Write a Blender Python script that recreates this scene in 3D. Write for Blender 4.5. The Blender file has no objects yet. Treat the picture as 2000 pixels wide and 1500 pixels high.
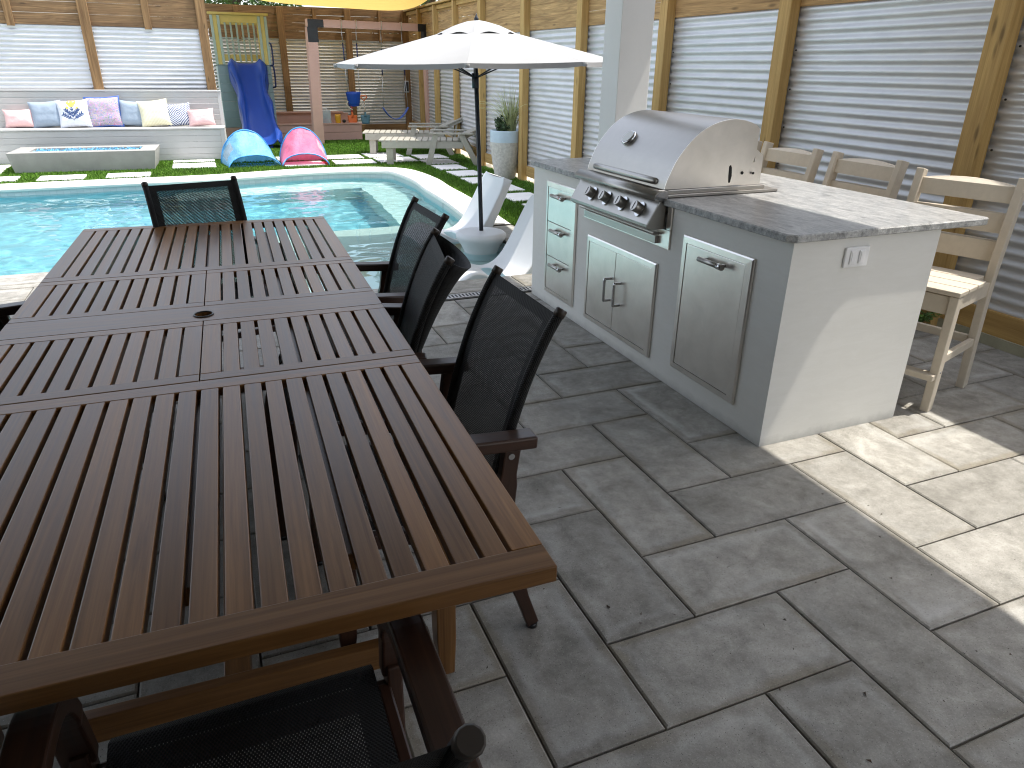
import bpy, bmesh, math, random
from math import sin, cos, pi, radians as rad, atan2, hypot, sqrt
from mathutils import Vector, Matrix, noise as mnoise
random.seed(7)
S = bpy.context.scene
COL = S.collection
# ------------------------------------------------------------------ camera
F_PX, PITCH, ROLL, YAW, CAMH = 1387.2, 0.42143, 0.013684, 0.39721, 1.4826
cp, sp, cy, sy = cos(PITCH), sin(PITCH), cos(YAW), sin(YAW)
fw = Vector((sy * cp, cy * cp, -sp)); rt = Vector((cy, -sy, 0)); up = rt.cross(fw)
r2 = rt * cos(ROLL) + up * sin(ROLL); u2 = -rt * sin(ROLL) + up * cos(ROLL)
cam_d = bpy.data.cameras.new('camera'); cam = bpy.data.objects.new('camera', cam_d); COL.objects.link(cam)
cam_d.sensor_width = 36; cam_d.lens = F_PX / 2000 * 36; cam_d.clip_start = 0.05; cam_d.clip_end = 500
mx = Matrix((r2, u2, -fw)).transposed().to_4x4(); mx.translation = (0, 0, CAMH); cam.matrix_world = mx
S.camera = cam
# ------------------------------------------------------------------ light
SUN = Vector((0.42, -0.067, 1.0)).normalized()
w = bpy.data.worlds.new('World'); S.world = w; w.use_nodes = True
nt = w.node_tree; bg = nt.nodes['Background']; sk = nt.nodes.new('ShaderNodeTexSky')
sk.sky_type = 'NISHITA'; sk.sun_disc = False; sk.sun_elevation = math.asin(SUN.z); sk.sun_rotation = atan2(SUN.x, SUN.y)
sk.air_density = 1.0; sk.dust_density = 2.0; sk.ozone_density = 1.0
hs = nt.nodes.new('ShaderNodeHueSaturation'); hs.inputs['Saturation'].default_value = 0.48
nt.links.new(sk.outputs[0], hs.inputs['Color']); nt.links.new(hs.outputs[0], bg.inputs[0]); bg.inputs[1].default_value = 0.15
sl = bpy.data.lights.new('sun', 'SUN'); sl.energy = 2.0; sl.angle = rad(0.53); sl.color = (1.0, 0.945, 0.85)
so = bpy.data.objects.new('sun', sl); COL.objects.link(so)
so.rotation_euler = SUN.to_track_quat('Z', 'Y').to_euler(); so.location = (6, -2, 12)
S.view_settings.view_transform = 'Standard'; S.view_settings.look = 'None'
S.view_settings.exposure = 1.6; S.view_settings.gamma = 1.0
S.cycles.max_bounces = 10; S.cycles.diffuse_bounces = 5; S.cycles.glossy_bounces = 4; S.cycles.transmission_bounces = 6
S.cycles.transparent_max_bounces = 16; S.cycles.sample_clamp_indirect = 6.0; S.cycles.use_denoising = True; S.cycles.filter_width = 1.1

# ------------------------------------------------------------------ materials
def srgb(r, g, b):
    f = lambda c: (c / 255 / 12.92) if c / 255 <= .04045 else ((c / 255 + .055) / 1.055) ** 2.4
    return (f(r), f(g), f(b))
class Nodes:
    def __init__(s, name):
        s.m = bpy.data.materials.new(name); s.m.use_nodes = True; s.t = s.m.node_tree; s.n = s.t.nodes
        s.b = s.n['Principled BSDF']; s.out = s.n['Material Output']
    def add(s, typ, ins=None, **kw):
        n = s.n.new('ShaderNode' + typ)
        for k, v in kw.items(): setattr(n, k, v)
        for k, v in (ins or {}).items(): s.set(n, k, v)
        return n
    def set(s, n, k, v):
        i = n.inputs[k]
        if isinstance(v, bpy.types.NodeSocket): s.t.links.new(v, i)
        elif isinstance(v, bpy.types.Node): s.t.links.new(v.outputs[0], i)
        else:
            if isinstance(v, tuple) and len(v) == 3 and i.type == 'RGBA': v = (*v, 1)
            i.default_value = v
    def P(s, **kw):
        for k, v in kw.items(): s.set(s.b, k.replace('_', ' '), v)
    def math(s, op, a, b=0.0, c=None):
        d = {0: a, 1: b}
        if c is not None: d[2] = c
        return s.add('Math', d, operation=op).outputs[0]
    def mix(s, fac, a, b, blend='MIX'):
        n = s.add('Mix', data_type='RGBA', blend_type=blend)
        s.set(n, 0, fac); s.set(n, 6, a); s.set(n, 7, b); return n.outputs[2]
    def ramp(s, fac, stops):
        n = s.add('ValToRGB', {0: fac}); e = n.color_ramp.elements
        while len(e) < len(stops): e.new(0.5)
        for el, (p, c) in zip(e, stops): el.position = p; el.color = (*c, 1) if len(c) == 3 else c
        return n.outputs[0]
    def coord(s, kind='Object', scale=(1, 1, 1), rot=(0, 0, 0)):
        c = s.add('TexCoord'); mp = s.add('Mapping', {0: c.outputs[kind], 'Scale': scale, 'Rotation': rot}); return mp.outputs[0]
    def noise(s, vec, scale=5, detail=4, rough=.55, dist=0.0):
        return s.add('TexNoise', {'Vector': vec, 'Scale': scale, 'Detail': detail, 'Roughness': rough, 'Distortion': dist}).outputs[0]
    def bump(s, h, strength=.3, dist=.01):
        b = s.add('Bump', {'Height': h, 'Strength': strength, 'Distance': dist}); s.set(s.b, 'Normal', b.outputs[0]); return b
    def isl(s): return s.add('NewGeometry').outputs['Random Per Island']
G3 = lambda v: (v, v, v)
def plain(name, c, rough=.5, metal=0.0, var=.12, scale=6, bump=0.0, bscale=60, spec=.5, isl=0.0, coat=0.0):
    N = Nodes(name); co = N.coord()
    n = N.noise(co, scale, 5, .6)
    lo = tuple(x * (1 - var) for x in c); hi = tuple(min(1, x * (1 + var)) for x in c)
    col = N.ramp(n, [(.3, lo), (.7, hi)])
    if isl:
        f = N.math('MULTIPLY_ADD', N.isl(), 2 * isl, 1 - isl)
        col = N.mix(1.0, col, N.add('CombineColor', {0: f, 1: f, 2: f}).outputs[0], 'MULTIPLY')
    N.P(Base_Color=col, Roughness=rough, Metallic=metal)
    N.set(N.b, 'Specular IOR Level', spec)
    if coat: N.set(N.b, 'Coat Weight', coat); N.set(N.b, 'Coat Roughness', .15)
    if bump: N.bump(N.noise(co, bscale, 4, .6), bump, .004)
    return N.m
def wood(name, c1, c2, rough=.6, isl=.25, gs=(1.2, 28), knots=True, coat=0.0, bump=.25, spec=.4, sat=None):
    N = Nodes(name); uv = N.add('TexCoord').outputs['UV']
    off = N.math('MULTIPLY', N.isl(), 37.0)
    uvo = N.add('VectorMath', {0: uv, 1: N.add('CombineXYZ', {0: off, 1: off, 2: off}).outputs[0]}, operation='ADD').outputs[0]
    mp = N.add('Mapping', {0: uvo, 'Scale': (gs[0], gs[1], 1)}).outputs[0]
    n1 = N.noise(mp, 1.0, 6, .62, 1.2)
    mp2 = N.add('Mapping', {0: uvo, 'Scale': (gs[0] * 3.5, gs[1] * 7, 1)}).outputs[0]
    n2 = N.noise(mp2, 1.0, 3, .6)
    g = N.math('ADD', N.math('MULTIPLY', n1, .7), N.math('MULTIPLY', n2, .3))
    col = N.ramp(g, [(.33, c1), (.52, tuple((a + b) / 2 for a, b in zip(c1, c2))), (.68, c2)])
    if knots:
        vk = N.add('TexVoronoi', {'Vector': N.add('Mapping', {0: uvo, 'Scale': (2.2, 9, 1)}).outputs[0], 'Scale': 1.0})
        k = N.ramp(vk.outputs['Distance'], [(.05, G3(.35)), (.14, G3(1))])
        col = N.mix(.8, col, k, 'MULTIPLY')
    f = N.math('MULTIPLY_ADD', N.isl(), 2 * isl, 1 - isl)
    col = N.mix(1.0, col, N.add('CombineColor', {0: f, 1: f, 2: f}).outputs[0], 'MULTIPLY')
    N.P(Base_Color=col, Roughness=N.math('MULTIPLY_ADD', g, .25, rough - .12)); N.set(N.b, 'Specular IOR Level', spec)
    if coat: N.set(N.b, 'Coat Weight', coat); N.set(N.b, 'Coat Roughness', .2)
    N.bump(g, bump, .002)
    return N.m
def steel(name, c=.62, rough=.24, axis=1, stain=.15):
    N = Nodes(name); sc = [260, 260, 260]; sc[axis] = 3
    co = N.coord('Object', tuple(sc)); n = N.noise(co, 1.0, 3, .6)
    co2 = N.coord('Object'); n2 = N.noise(co2, 7, 6, .65, .4)
    N.P(Base_Color=N.ramp(n2, [(.3, (c * .97, c * .93, c * .86)), (.7, (c * 1.10, c * 1.05, c * .98))]), Metallic=1.0)
    r = N.math('ADD', N.math('MULTIPLY', n, .1), N.math('MULTIPLY', n2, stain))
    N.P(Roughness=N.math('ADD', r, rough - .05))
    return N.m
MT = {}
MT['table'] = wood('table_wood', (.108, .046, .013), (.285, .138, .046), rough=.33, isl=.32, gs=(1.0, 26), knots=False, bump=.14, spec=.36)
MT['cap'] = plain('post_cap_brown', (.035, .026, .020), .45)
MT['chairwood'] = wood('chair_wood', (.024, .0095, .0052), (.066, .028, .015), rough=.42, isl=.15, knots=False, coat=.15, bump=.1)
MT['post'] = wood('pine_post', (.34, .205, .066), (.60, .40, .15), rough=.75, isl=.12, gs=(1.0, 22))
MT['board'] = wood('fence_board', (.20, .115, .045), (.58, .37, .16), rough=.8, isl=.25, gs=(1.3, 20))
MT['oldboard'] = wood('weathered_board', (.09, .05, .024), (.33, .20, .095), rough=.8, isl=.25, gs=(1.3, 20))
MT['oldpost'] = wood('weathered_post', (.13, .068, .028), (.38, .23, .105), rough=.8, isl=.12, gs=(1.0, 24))
MT['steel'] = steel('brushed_steel', .385, .30, 1)
MT['steelv'] = steel('brushed_steel_door', .84, .27, 1, .10)
MT['chrome'] = plain('polished_steel', G3(.55), .16, 1.0, .05)
MT['darksteel'] = plain('dark_cavity', G3(.02), .5, .6, .1)
MT['stucco'] = plain('stucco', (.68, .672, .64), .85, var=.05, scale=3, bump=.10, bscale=14, spec=.25)
def _stucco():
    N = Nodes('stucco'); a = N.noise(N.coord('Object', (3, 3, 14), (.2, .1, 0)), 2.2, 6, .65, 1.2); b = N.noise(N.coord(), 1.6, 5, .6)
    c = N.ramp(N.math('ADD', N.math('MULTIPLY', a, .5), N.math('MULTIPLY', b, .5)), [(.3, (.70, .69, .65)), (.52, (.735, .728, .69)), (.7, (.765, .757, .725))])
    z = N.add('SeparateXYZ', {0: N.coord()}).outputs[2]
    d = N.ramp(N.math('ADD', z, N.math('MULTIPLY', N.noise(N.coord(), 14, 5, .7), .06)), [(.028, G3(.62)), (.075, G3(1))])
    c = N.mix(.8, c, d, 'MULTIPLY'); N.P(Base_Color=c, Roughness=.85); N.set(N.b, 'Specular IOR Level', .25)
    N.bump(N.math('ADD', a, N.math('MULTIPLY', N.noise(N.coord(), 60, 4, .6), .25)), .09, .005); return N.m
MT['stucco'] = _stucco()
MT['column'] = plain('column_paint', (.72, .72, .70), .7, var=.03, scale=2, bump=.1)
MT['tan'] = plain('tan_resin', (.57, .505, .41), .55, var=.05, scale=30, bump=.12, bscale=120)
MT['greytan'] = plain('grey_resin', (.33, .315, .265), .55, var=.06, scale=20, bump=.1)
MT['black'] = plain('black_metal', G3(.012), .38, .0, .1)
MT['blackbr'] = plain('black_bracket', G3(.015), .5, .0, .1)
MT['white'] = plain('white_plastic', G3(.80), .5, var=.02)
MT['resin'] = plain('white_resin', (.78, .79, .80), .42, var=.02, scale=4)
MT['canopy'] = plain('white_canvas', (.335, .338, .342), .85, var=.03, scale=3, bump=.1, bscale=200, spec=.2)
MT['pole'] = plain('umbrella_pole', (.022, .026, .034), .35, .3, .1)
MT['coping'] = plain('coping_stone', (.74, .715, .66), .75, var=.06, scale=6, bump=.25, bscale=50)
MT['stone'] = plain('stepping_stone', (.78, .76, .74), .8, var=.05, scale=5, bump=.2)
MT['benchpaint'] = plain('bench_paint', (.48, .475, .46), .6, var=.04, scale=4, isl=.04)
MT['concrete'] = plain('fire_table_concrete', (.30, .295, .28), .75, var=.12, scale=4, bump=.15)
MT['concrete2'] = plain('fire_table_side', (.60, .59, .56), .75, var=.05, scale=4)
MT['glass_bits'] = plain('fire_glass', (.16, .42, .62), .15, var=.6, scale=60)
MT['pink'] = plain('pink_paint', (.56, .345, .275), .6, var=.05, scale=5, isl=.06)
MT['yellow'] = plain('yellow_paint', (.60, .47, .14), .55, var=.05, isl=.06)
MT['sage'] = plain('sage_paint', (.37, .46, .40), .6, var=.05, isl=.06)
MT['bluegrey'] = plain('blue_grey_paint', (.27, .36, .38), .6, var=.06, isl=.06)
MT['slide'] = plain('slide_plastic', (.008, .05, .28), .42, spec=.3, var=.06, scale=4)
MT['navy'] = plain('navy_plastic', (.006, .015, .085), .35)
MT['rope'] = plain('rope', (.48, .42, .33), .9)
MT['chain'] = plain('chain_metal', G3(.45), .35, .8)
MT['orange'] = plain('orange_plastic', (.75, .17, .035), .4)
MT['red'] = plain('red_plastic', (.55, .05, .06), .4)
MT['teal'] = plain('teal_plastic', (.10, .22, .27), .4)
MT['cup'] = plain('yellow_plastic', (.80, .42, .03), .4)
MT['sand'] = plain('sand', (.55, .42, .28), .95, var=.15, scale=40, bump=.4)
MT['roof'] = plain('roof_ceiling', (.36, .355, .34), .8, var=.03)
MT['house'] = plain('house_paint', (.30, .295, .28), .8, var=.03)
MT['dirt'] = plain('ground_soil', (.42, .36, .27), .95, var=.2, scale=2, bump=.4)
MT['joint'] = plain('joint_sand', (.13, .12, .10), .95, var=.25, scale=30, bump=.4)
MT['pplaster'] = plain('pool_plaster', (.22, .46, .52), .8, var=.06, scale=5)
MT['pstep'] = plain('pool_step', (.60, .66, .62), .8, var=.05, scale=5)
MT['ledge'] = plain('ledge_plaster', (.60, .595, .55), .85, var=.06, scale=6, bump=.2)
MT['bark'] = plain('bark', (.10, .07, .045), .9, var=.3, scale=12, bump=.5)
MT['leaf'] = plain('leaf', (.05, .105, .022), .55, var=.3, scale=3, isl=.5, spec=.3)
MT['shrub'] = plain('shrub_leaf', (.045, .085, .03), .55, var=.25, isl=.45)
MT['grassblade'] = plain('ornamental_grass', (.42, .46, .22), .6, var=.2, isl=.4)
MT['weed'] = plain('weed_leaf', (.09, .17, .03), .6, isl=.4)
MT['turfblade'] = plain('turf_blade', (.088, .185, .018), .6, var=.2, scale=2, isl=.45, spec=.25)
def _turf():
    N = Nodes('turf_mat'); co = N.coord(); a = N.noise(co, 130, 4, .7); b = N.noise(co, 3.5, 4, .6)
    c = N.ramp(a, [(.3, (.05, .12, .012)), (.7, (.15, .30, .034))])
    c = N.mix(.4, c, N.ramp(b, [(.3, G3(.6)), (.7, G3(1.2))]), 'MULTIPLY')
    N.P(Base_Color=c, Roughness=.8); N.set(N.b, 'Specular IOR Level', .2); N.bump(a, .9, .02); return N.m
MT['turf'] = _turf()
def _galv():
    N = Nodes('galvanised_sheet'); co = N.coord()
    v = N.add('TexVoronoi', {'Vector': co, 'Scale': 70.0}).outputs['Color']
    sp_ = N.add('SeparateColor', {0: v}).outputs[0]; n = N.noise(N.coord('Object', (1, 1, 4)), 3.0, 5, .6)
    N.P(Base_Color=N.ramp(n, [(.3, (.56, .57, .585)), (.7, (.67, .675, .68))]), Metallic=.50,
        Roughness=N.math('ADD', N.math('MULTIPLY', sp_, .08), N.math('MULTIPLY_ADD', n, .12, .36)))
    return N.m
MT['galv'] = _galv()
def _paver():
    N = Nodes('concrete_paver'); uv = N.add('TexCoord').outputs['UV']; co = N.coord(); r = N.isl()
    off = N.math('MULTIPLY', r, 53.0)
    o3 = N.add('CombineXYZ', {0: off, 1: N.math('MULTIPLY', off, 1.7), 2: off}).outputs[0]
    cv = N.add('VectorMath', {0: co, 1: o3}, operation='ADD').outputs[0]
    big = N.noise(cv, 5.0, 6, .62, .8); mid = N.noise(cv, 24, 9, .76); fine = N.noise(co, 190, 5, .85); pat = N.ramp(N.noise(cv, 3.2, 3, .5), [(.42, G3(0)), (.58, G3(1))])
    tone = N.ramp(N.math('ADD', N.math('MULTIPLY', big, .55), N.math('MULTIPLY', mid, .45)),
                  [(.34, (.165, .157, .139)), (.46, (.247, .238, .215)), (.56, (.325, .313, .286)), (.70, (.445, .435, .405))])
    sx = N.add('SeparateXYZ', {0: uv})
    ex = N.math('MINIMUM', sx.outputs[0], N.math('SUBTRACT', 1.0, sx.outputs[0]))
    ey = N.math('MINIMUM', sx.outputs[1], N.math('SUBTRACT', 1.0, sx.outputs[1]))
    # uv is in paver units (u: 0..1 over .6 m, v: 0..1 over .3 m)
    ed = N.math('MINIMUM', N.math('MULTIPLY', ex, .6), N.math('MULTIPLY', ey, .3))
    wob = N.math('ADD', ed, N.math('MULTIPLY', N.math('SUBTRACT', N.noise(cv, 7, 4, .6), .5), .075))
    rim = N.ramp(wob, [(.012, G3(1)), (.030, G3(0))])
    bloom = N.ramp(wob, [(.022, G3(0)), (.040, G3(1)), (.085, G3(0))])
    rim_f = N.math('MULTIPLY', N.math('MULTIPLY', rim, N.math('SUBTRACT', 1.15, pat)), N.math('MULTIPLY_ADD', r, .55, .02))
    col = N.mix(rim_f, tone, (.185, .160, .115))
    col = N.mix(N.math('MULTIPLY', N.math('MULTIPLY', bloom, pat), N.math('MULTIPLY_ADD', N.math('FRACT', N.math('MULTIPLY', r, 3.7)), .60, .08)), col, (.47, .47, .455))
    bri = N.math('MULTIPLY_ADD', N.math('FRACT', N.math('MULTIPLY', r, 7.31)), .30, .93)
    col = N.mix(1.0, col, N.add('CombineColor', {0: bri, 1: bri, 2: bri}).outputs[0], 'MULTIPLY')
    vor = N.add('TexVoronoi', {'Vector': co, 'Scale': 150.0})
    pit = N.ramp(vor.outputs['Distance'], [(.08, G3(0)), (.24, G3(1))])
    pm = N.math('GREATER_THAN', N.add('SeparateColor', {0: vor.outputs['Color']}).outputs[0], .66)
    col = N.mix(N.math('MULTIPLY', pm, N.math('SUBTRACT', 1.0, pit)), col, (.07, .066, .06))
    vor2 = N.add('TexVoronoi', {'Vector': co, 'Scale': 210.0})
    wt = N.math('MULTIPLY', N.math('GREATER_THAN', N.add('SeparateColor', {0: vor2.outputs['Color']}).outputs[1], .70),
                N.ramp(vor2.outputs['Distance'], [(.12, G3(1)), (.26, G3(0))]))
    col = N.mix(N.math('MULTIPLY', wt, .55), col, (.60, .59, .56))
    col = N.mix(.55, col, N.ramp(fine, [(.3, G3(.60)), (.7, G3(1.32))]), 'MULTIPLY')
    N.P(Base_Color=col, Roughness=N.math('MULTIPLY_ADD', mid, .2, .62)); N.set(N.b, 'Specular IOR Level', .35)
    N.bump(N.math('ADD', N.math('MULTIPLY', fine, .5), N.math('MULTIPLY', mid, .8)), .28, .003)
    return N.m
MT['paver'] = _paver()
def _granite():
    N = Nodes('granite'); co = N.coord('Object', (1.6, .55, 1), (0, 0, .5)); a = N.noise(co, 9, 8, .72, 1.6); b = N.noise(N.coord(), 130, 4, .7)
    c0 = N.noise(N.coord('Object', (1, .4, 1), (0, 0, .5)), 34, 5, .7, .8)
    c = N.ramp(N.math('ADD', N.math('MULTIPLY', a, .6), N.math('MULTIPLY', c0, .4)),
               [(.34, (.10, .105, .11)), (.45, (.29, .295, .30)), (.58, (.46, .46, .455)), (.72, (.62, .615, .60))])
    c = N.mix(.5, c, N.ramp(b, [(.32, G3(.55)), (.66, G3(1.2))]), 'MULTIPLY')
    N.P(Base_Color=c, Roughness=.28); N.bump(b, .06, .001); return N.m
MT['granite'] = _granite()
def _granite_edge():
    N = Nodes('granite_rough_edge'); co = N.coord(); a = N.noise(co, 28, 6, .75); b = N.noise(co, 110, 4, .7)
    c = N.ramp(a, [(.32, (.17, .175, .175)), (.5, (.38, .385, .38)), (.68, (.60, .60, .585))])
    N.P(Base_Color=c, Roughness=.65); N.bump(N.math('ADD', a, N.math('MULTIPLY', b, .4)), .9, .008); return N.m
MT['granite_edge'] = _granite_edge()
def sling(name, holes=True, lim=.30):
    N = Nodes(name); uv = N.add('TexCoord').outputs['UV']; s = N.add('SeparateXYZ', {0: uv})
    p = 2 * pi / .0064
    a = N.math('SINE', N.math('MULTIPLY', s.outputs[0], p)); b = N.math('SINE', N.math('MULTIPLY', s.outputs[1], p * .8))
    pr = N.math('MULTIPLY', a, b)
    col = N.ramp(N.math('ABSOLUTE', pr), [(.1, G3(.020)), (.8, G3(.005))])
    N.P(Base_Color=col, Roughness=.6); N.set(N.b, 'Specular IOR Level', .25); N.bump(pr, .5, .002)
    if holes:
        h = N.math('GREATER_THAN', pr, lim)
        tr = N.add('BsdfTransparent', {0: (1, 1, 1)}); mx_ = N.add('MixShader', {0: h, 1: N.b.outputs[0], 2: tr.outputs[0]})
        N.t.links.new(mx_.outputs[0], N.out.inputs[0])
    return N.m
MT['sling'] = sling('sling_mesh', True, .70); MT['slingedge'] = sling('sling_hem', False)
def _water():
    N = Nodes('pool_water_mat'); N.n.remove(N.b)
    g = N.add('BsdfGlass', {'Color': (.80, .955, .975), 'Roughness': 0.0, 'IOR': 1.33})
    N.t.links.new(g.outputs[0], N.out.inputs[0]); return N.m
MT['water'] = _water()
def _sail():
    N = Nodes('sail_fabric'); co = N.coord(); n = N.noise(N.coord('Object', (1, 14, 1)), 3, 4, .6)
    c = N.ramp(n, [(.3, (.44, .29, .05)), (.7, (.53, .36, .075))])
    N.P(Base_Color=c, Roughness=.85)
    tl = N.add('BsdfTranslucent', {0: (.30, .18, .022)}); m_ = N.add('MixShader', {0: .35, 1: N.b.outputs[0], 2: tl.outputs[0]})
    N.t.links.new(m_.outputs[0], N.out.inputs[0]); return N.m
MT['sail'] = _sail()
def fabric(name, c, tr=.35, var=.12):
    N = Nodes(name); n = N.noise(N.coord(), 8, 5, .6, .6)
    N.P(Base_Color=N.ramp(n, [(.3, tuple(x * (1 - var) for x in c)), (.7, tuple(min(1, x * (1 + var)) for x in c))]), Roughness=.45)
    N.bump(N.noise(N.coord('Object', (1, 1, .4)), 14, 4, .6, 1.0), .8, .03)
    tl = N.add('BsdfTranslucent', {0: c}); m_ = N.add('MixShader', {0: tr, 1: N.b.outputs[0], 2: tl.outputs[0]})
    N.t.links.new(m_.outputs[0], N.out.inputs[0]); return N.m
MT['tentblue'] = fabric('tent_blue', (.22, .52, .76)); MT['tentpink'] = fabric('tent_pink', (.80, .20, .34))
MT['tentdark'] = plain('tent_floor_blue', (.02, .15, .36), .3); MT['tentred'] = plain('tent_floor_red', (.62, .03, .10), .35)
MT['piping'] = plain('tent_piping', (.05, .28, .62), .5)
def netting(name, c):
    N = Nodes(name); N.P(Base_Color=c, Roughness=.8)
    tr = N.add('BsdfTransparent'); m_ = N.add('MixShader', {0: .6, 1: N.b.outputs[0], 2: tr.outputs[0]})
    N.t.links.new(m_.outputs[0], N.out.inputs[0]); return N.m
MT['netting'] = netting('tent_netting', (.55, .66, .72))
def cloth(name, stops, kind):
    N = Nodes(name); uv = N.add('TexCoord').outputs['UV']; s = N.add('SeparateXYZ', {0: uv}); U, V = s.outputs[0], s.outputs[1]
    if kind == 'plain': f = N.noise(uv, 5, 4, .6)
    elif kind == 'stripe': f = N.math('MULTIPLY_ADD', N.math('SINE', N.math('MULTIPLY', U, 130.0)), .5, .5)
    elif kind == 'diamond':
        d = N.math('ADD', N.math('ABSOLUTE', N.math('SUBTRACT', U, .5)), N.math('ABSOLUTE', N.math('SUBTRACT', V, .5)))
        f = N.math('MULTIPLY_ADD', N.math('SINE', N.math('MULTIPLY', d, 62.0)), .5, .5)
    elif kind == 'paisley':
        v1 = N.noise(uv, 4.2, 2, .5, 2.4); f = N.math('FRACT', N.math('MULTIPLY', v1, 4.5))
    N.P(Base_Color=N.ramp(f, stops), Roughness=.9); N.set(N.b, 'Specular IOR Level', .2)
    N.bump(N.noise(uv, 4, 3, .5, .6), .35, .02)
    return N.m
MT['pil_pink'] = cloth('pillow_pink', [(.3, (.72, .48, .47)), (.7, (.78, .54, .53))], 'plain')
MT['pil_blue'] = cloth('pillow_blue_grey', [(.3, (.27, .33, .41)), (.7, (.32, .385, .46))], 'plain')
MT['pil_white'] = cloth('pillow_white', [(.3, (.68, .71, .78)), (.7, (.74, .76, .82))], 'plain')
MT['pil_cream'] = cloth('pillow_cream', [(.2, (.72, .67, .46)), (.8, (.80, .77, .58))], 'stripe')
MT['pil_geo'] = cloth('pillow_geo', [(.40, (.11, .14, .26)), (.5, (.70, .72, .76))], 'diamond')
MT['pil_pais'] = cloth('pillow_paisley', [(.0, (.50, .50, .62)), (.14, (.07, .14, .45)), (.28, (.56, .54, .62)), (.44, (.52, .12, .30)), (.58, (.52, .52, .60)), (.72, (.09, .20, .10)), (.86, (.58, .56, .62)), (1.0, (.62, .20, .10))], 'paisley')
MT['pil_trim'] = plain('pillow_trim', (.07, .15, .45), .8)
MT['motif_y'] = plain('motif_yellow', (.80, .52, .10), .85); MT['motif_b'] = plain('motif_blue', (.05, .09, .22), .85)
MT['pot'] = plain('planter_stone', (.47, .455, .41), .85, var=.2, scale=30, bump=.4, bscale=60)
MT['potrim'] = plain('planter_glaze', (.42, .52, .58), .4, var=.06, scale=8)
MT['bin'] = plain('bin_plastic', (.33, .40, .40), .3, var=.05)

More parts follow.
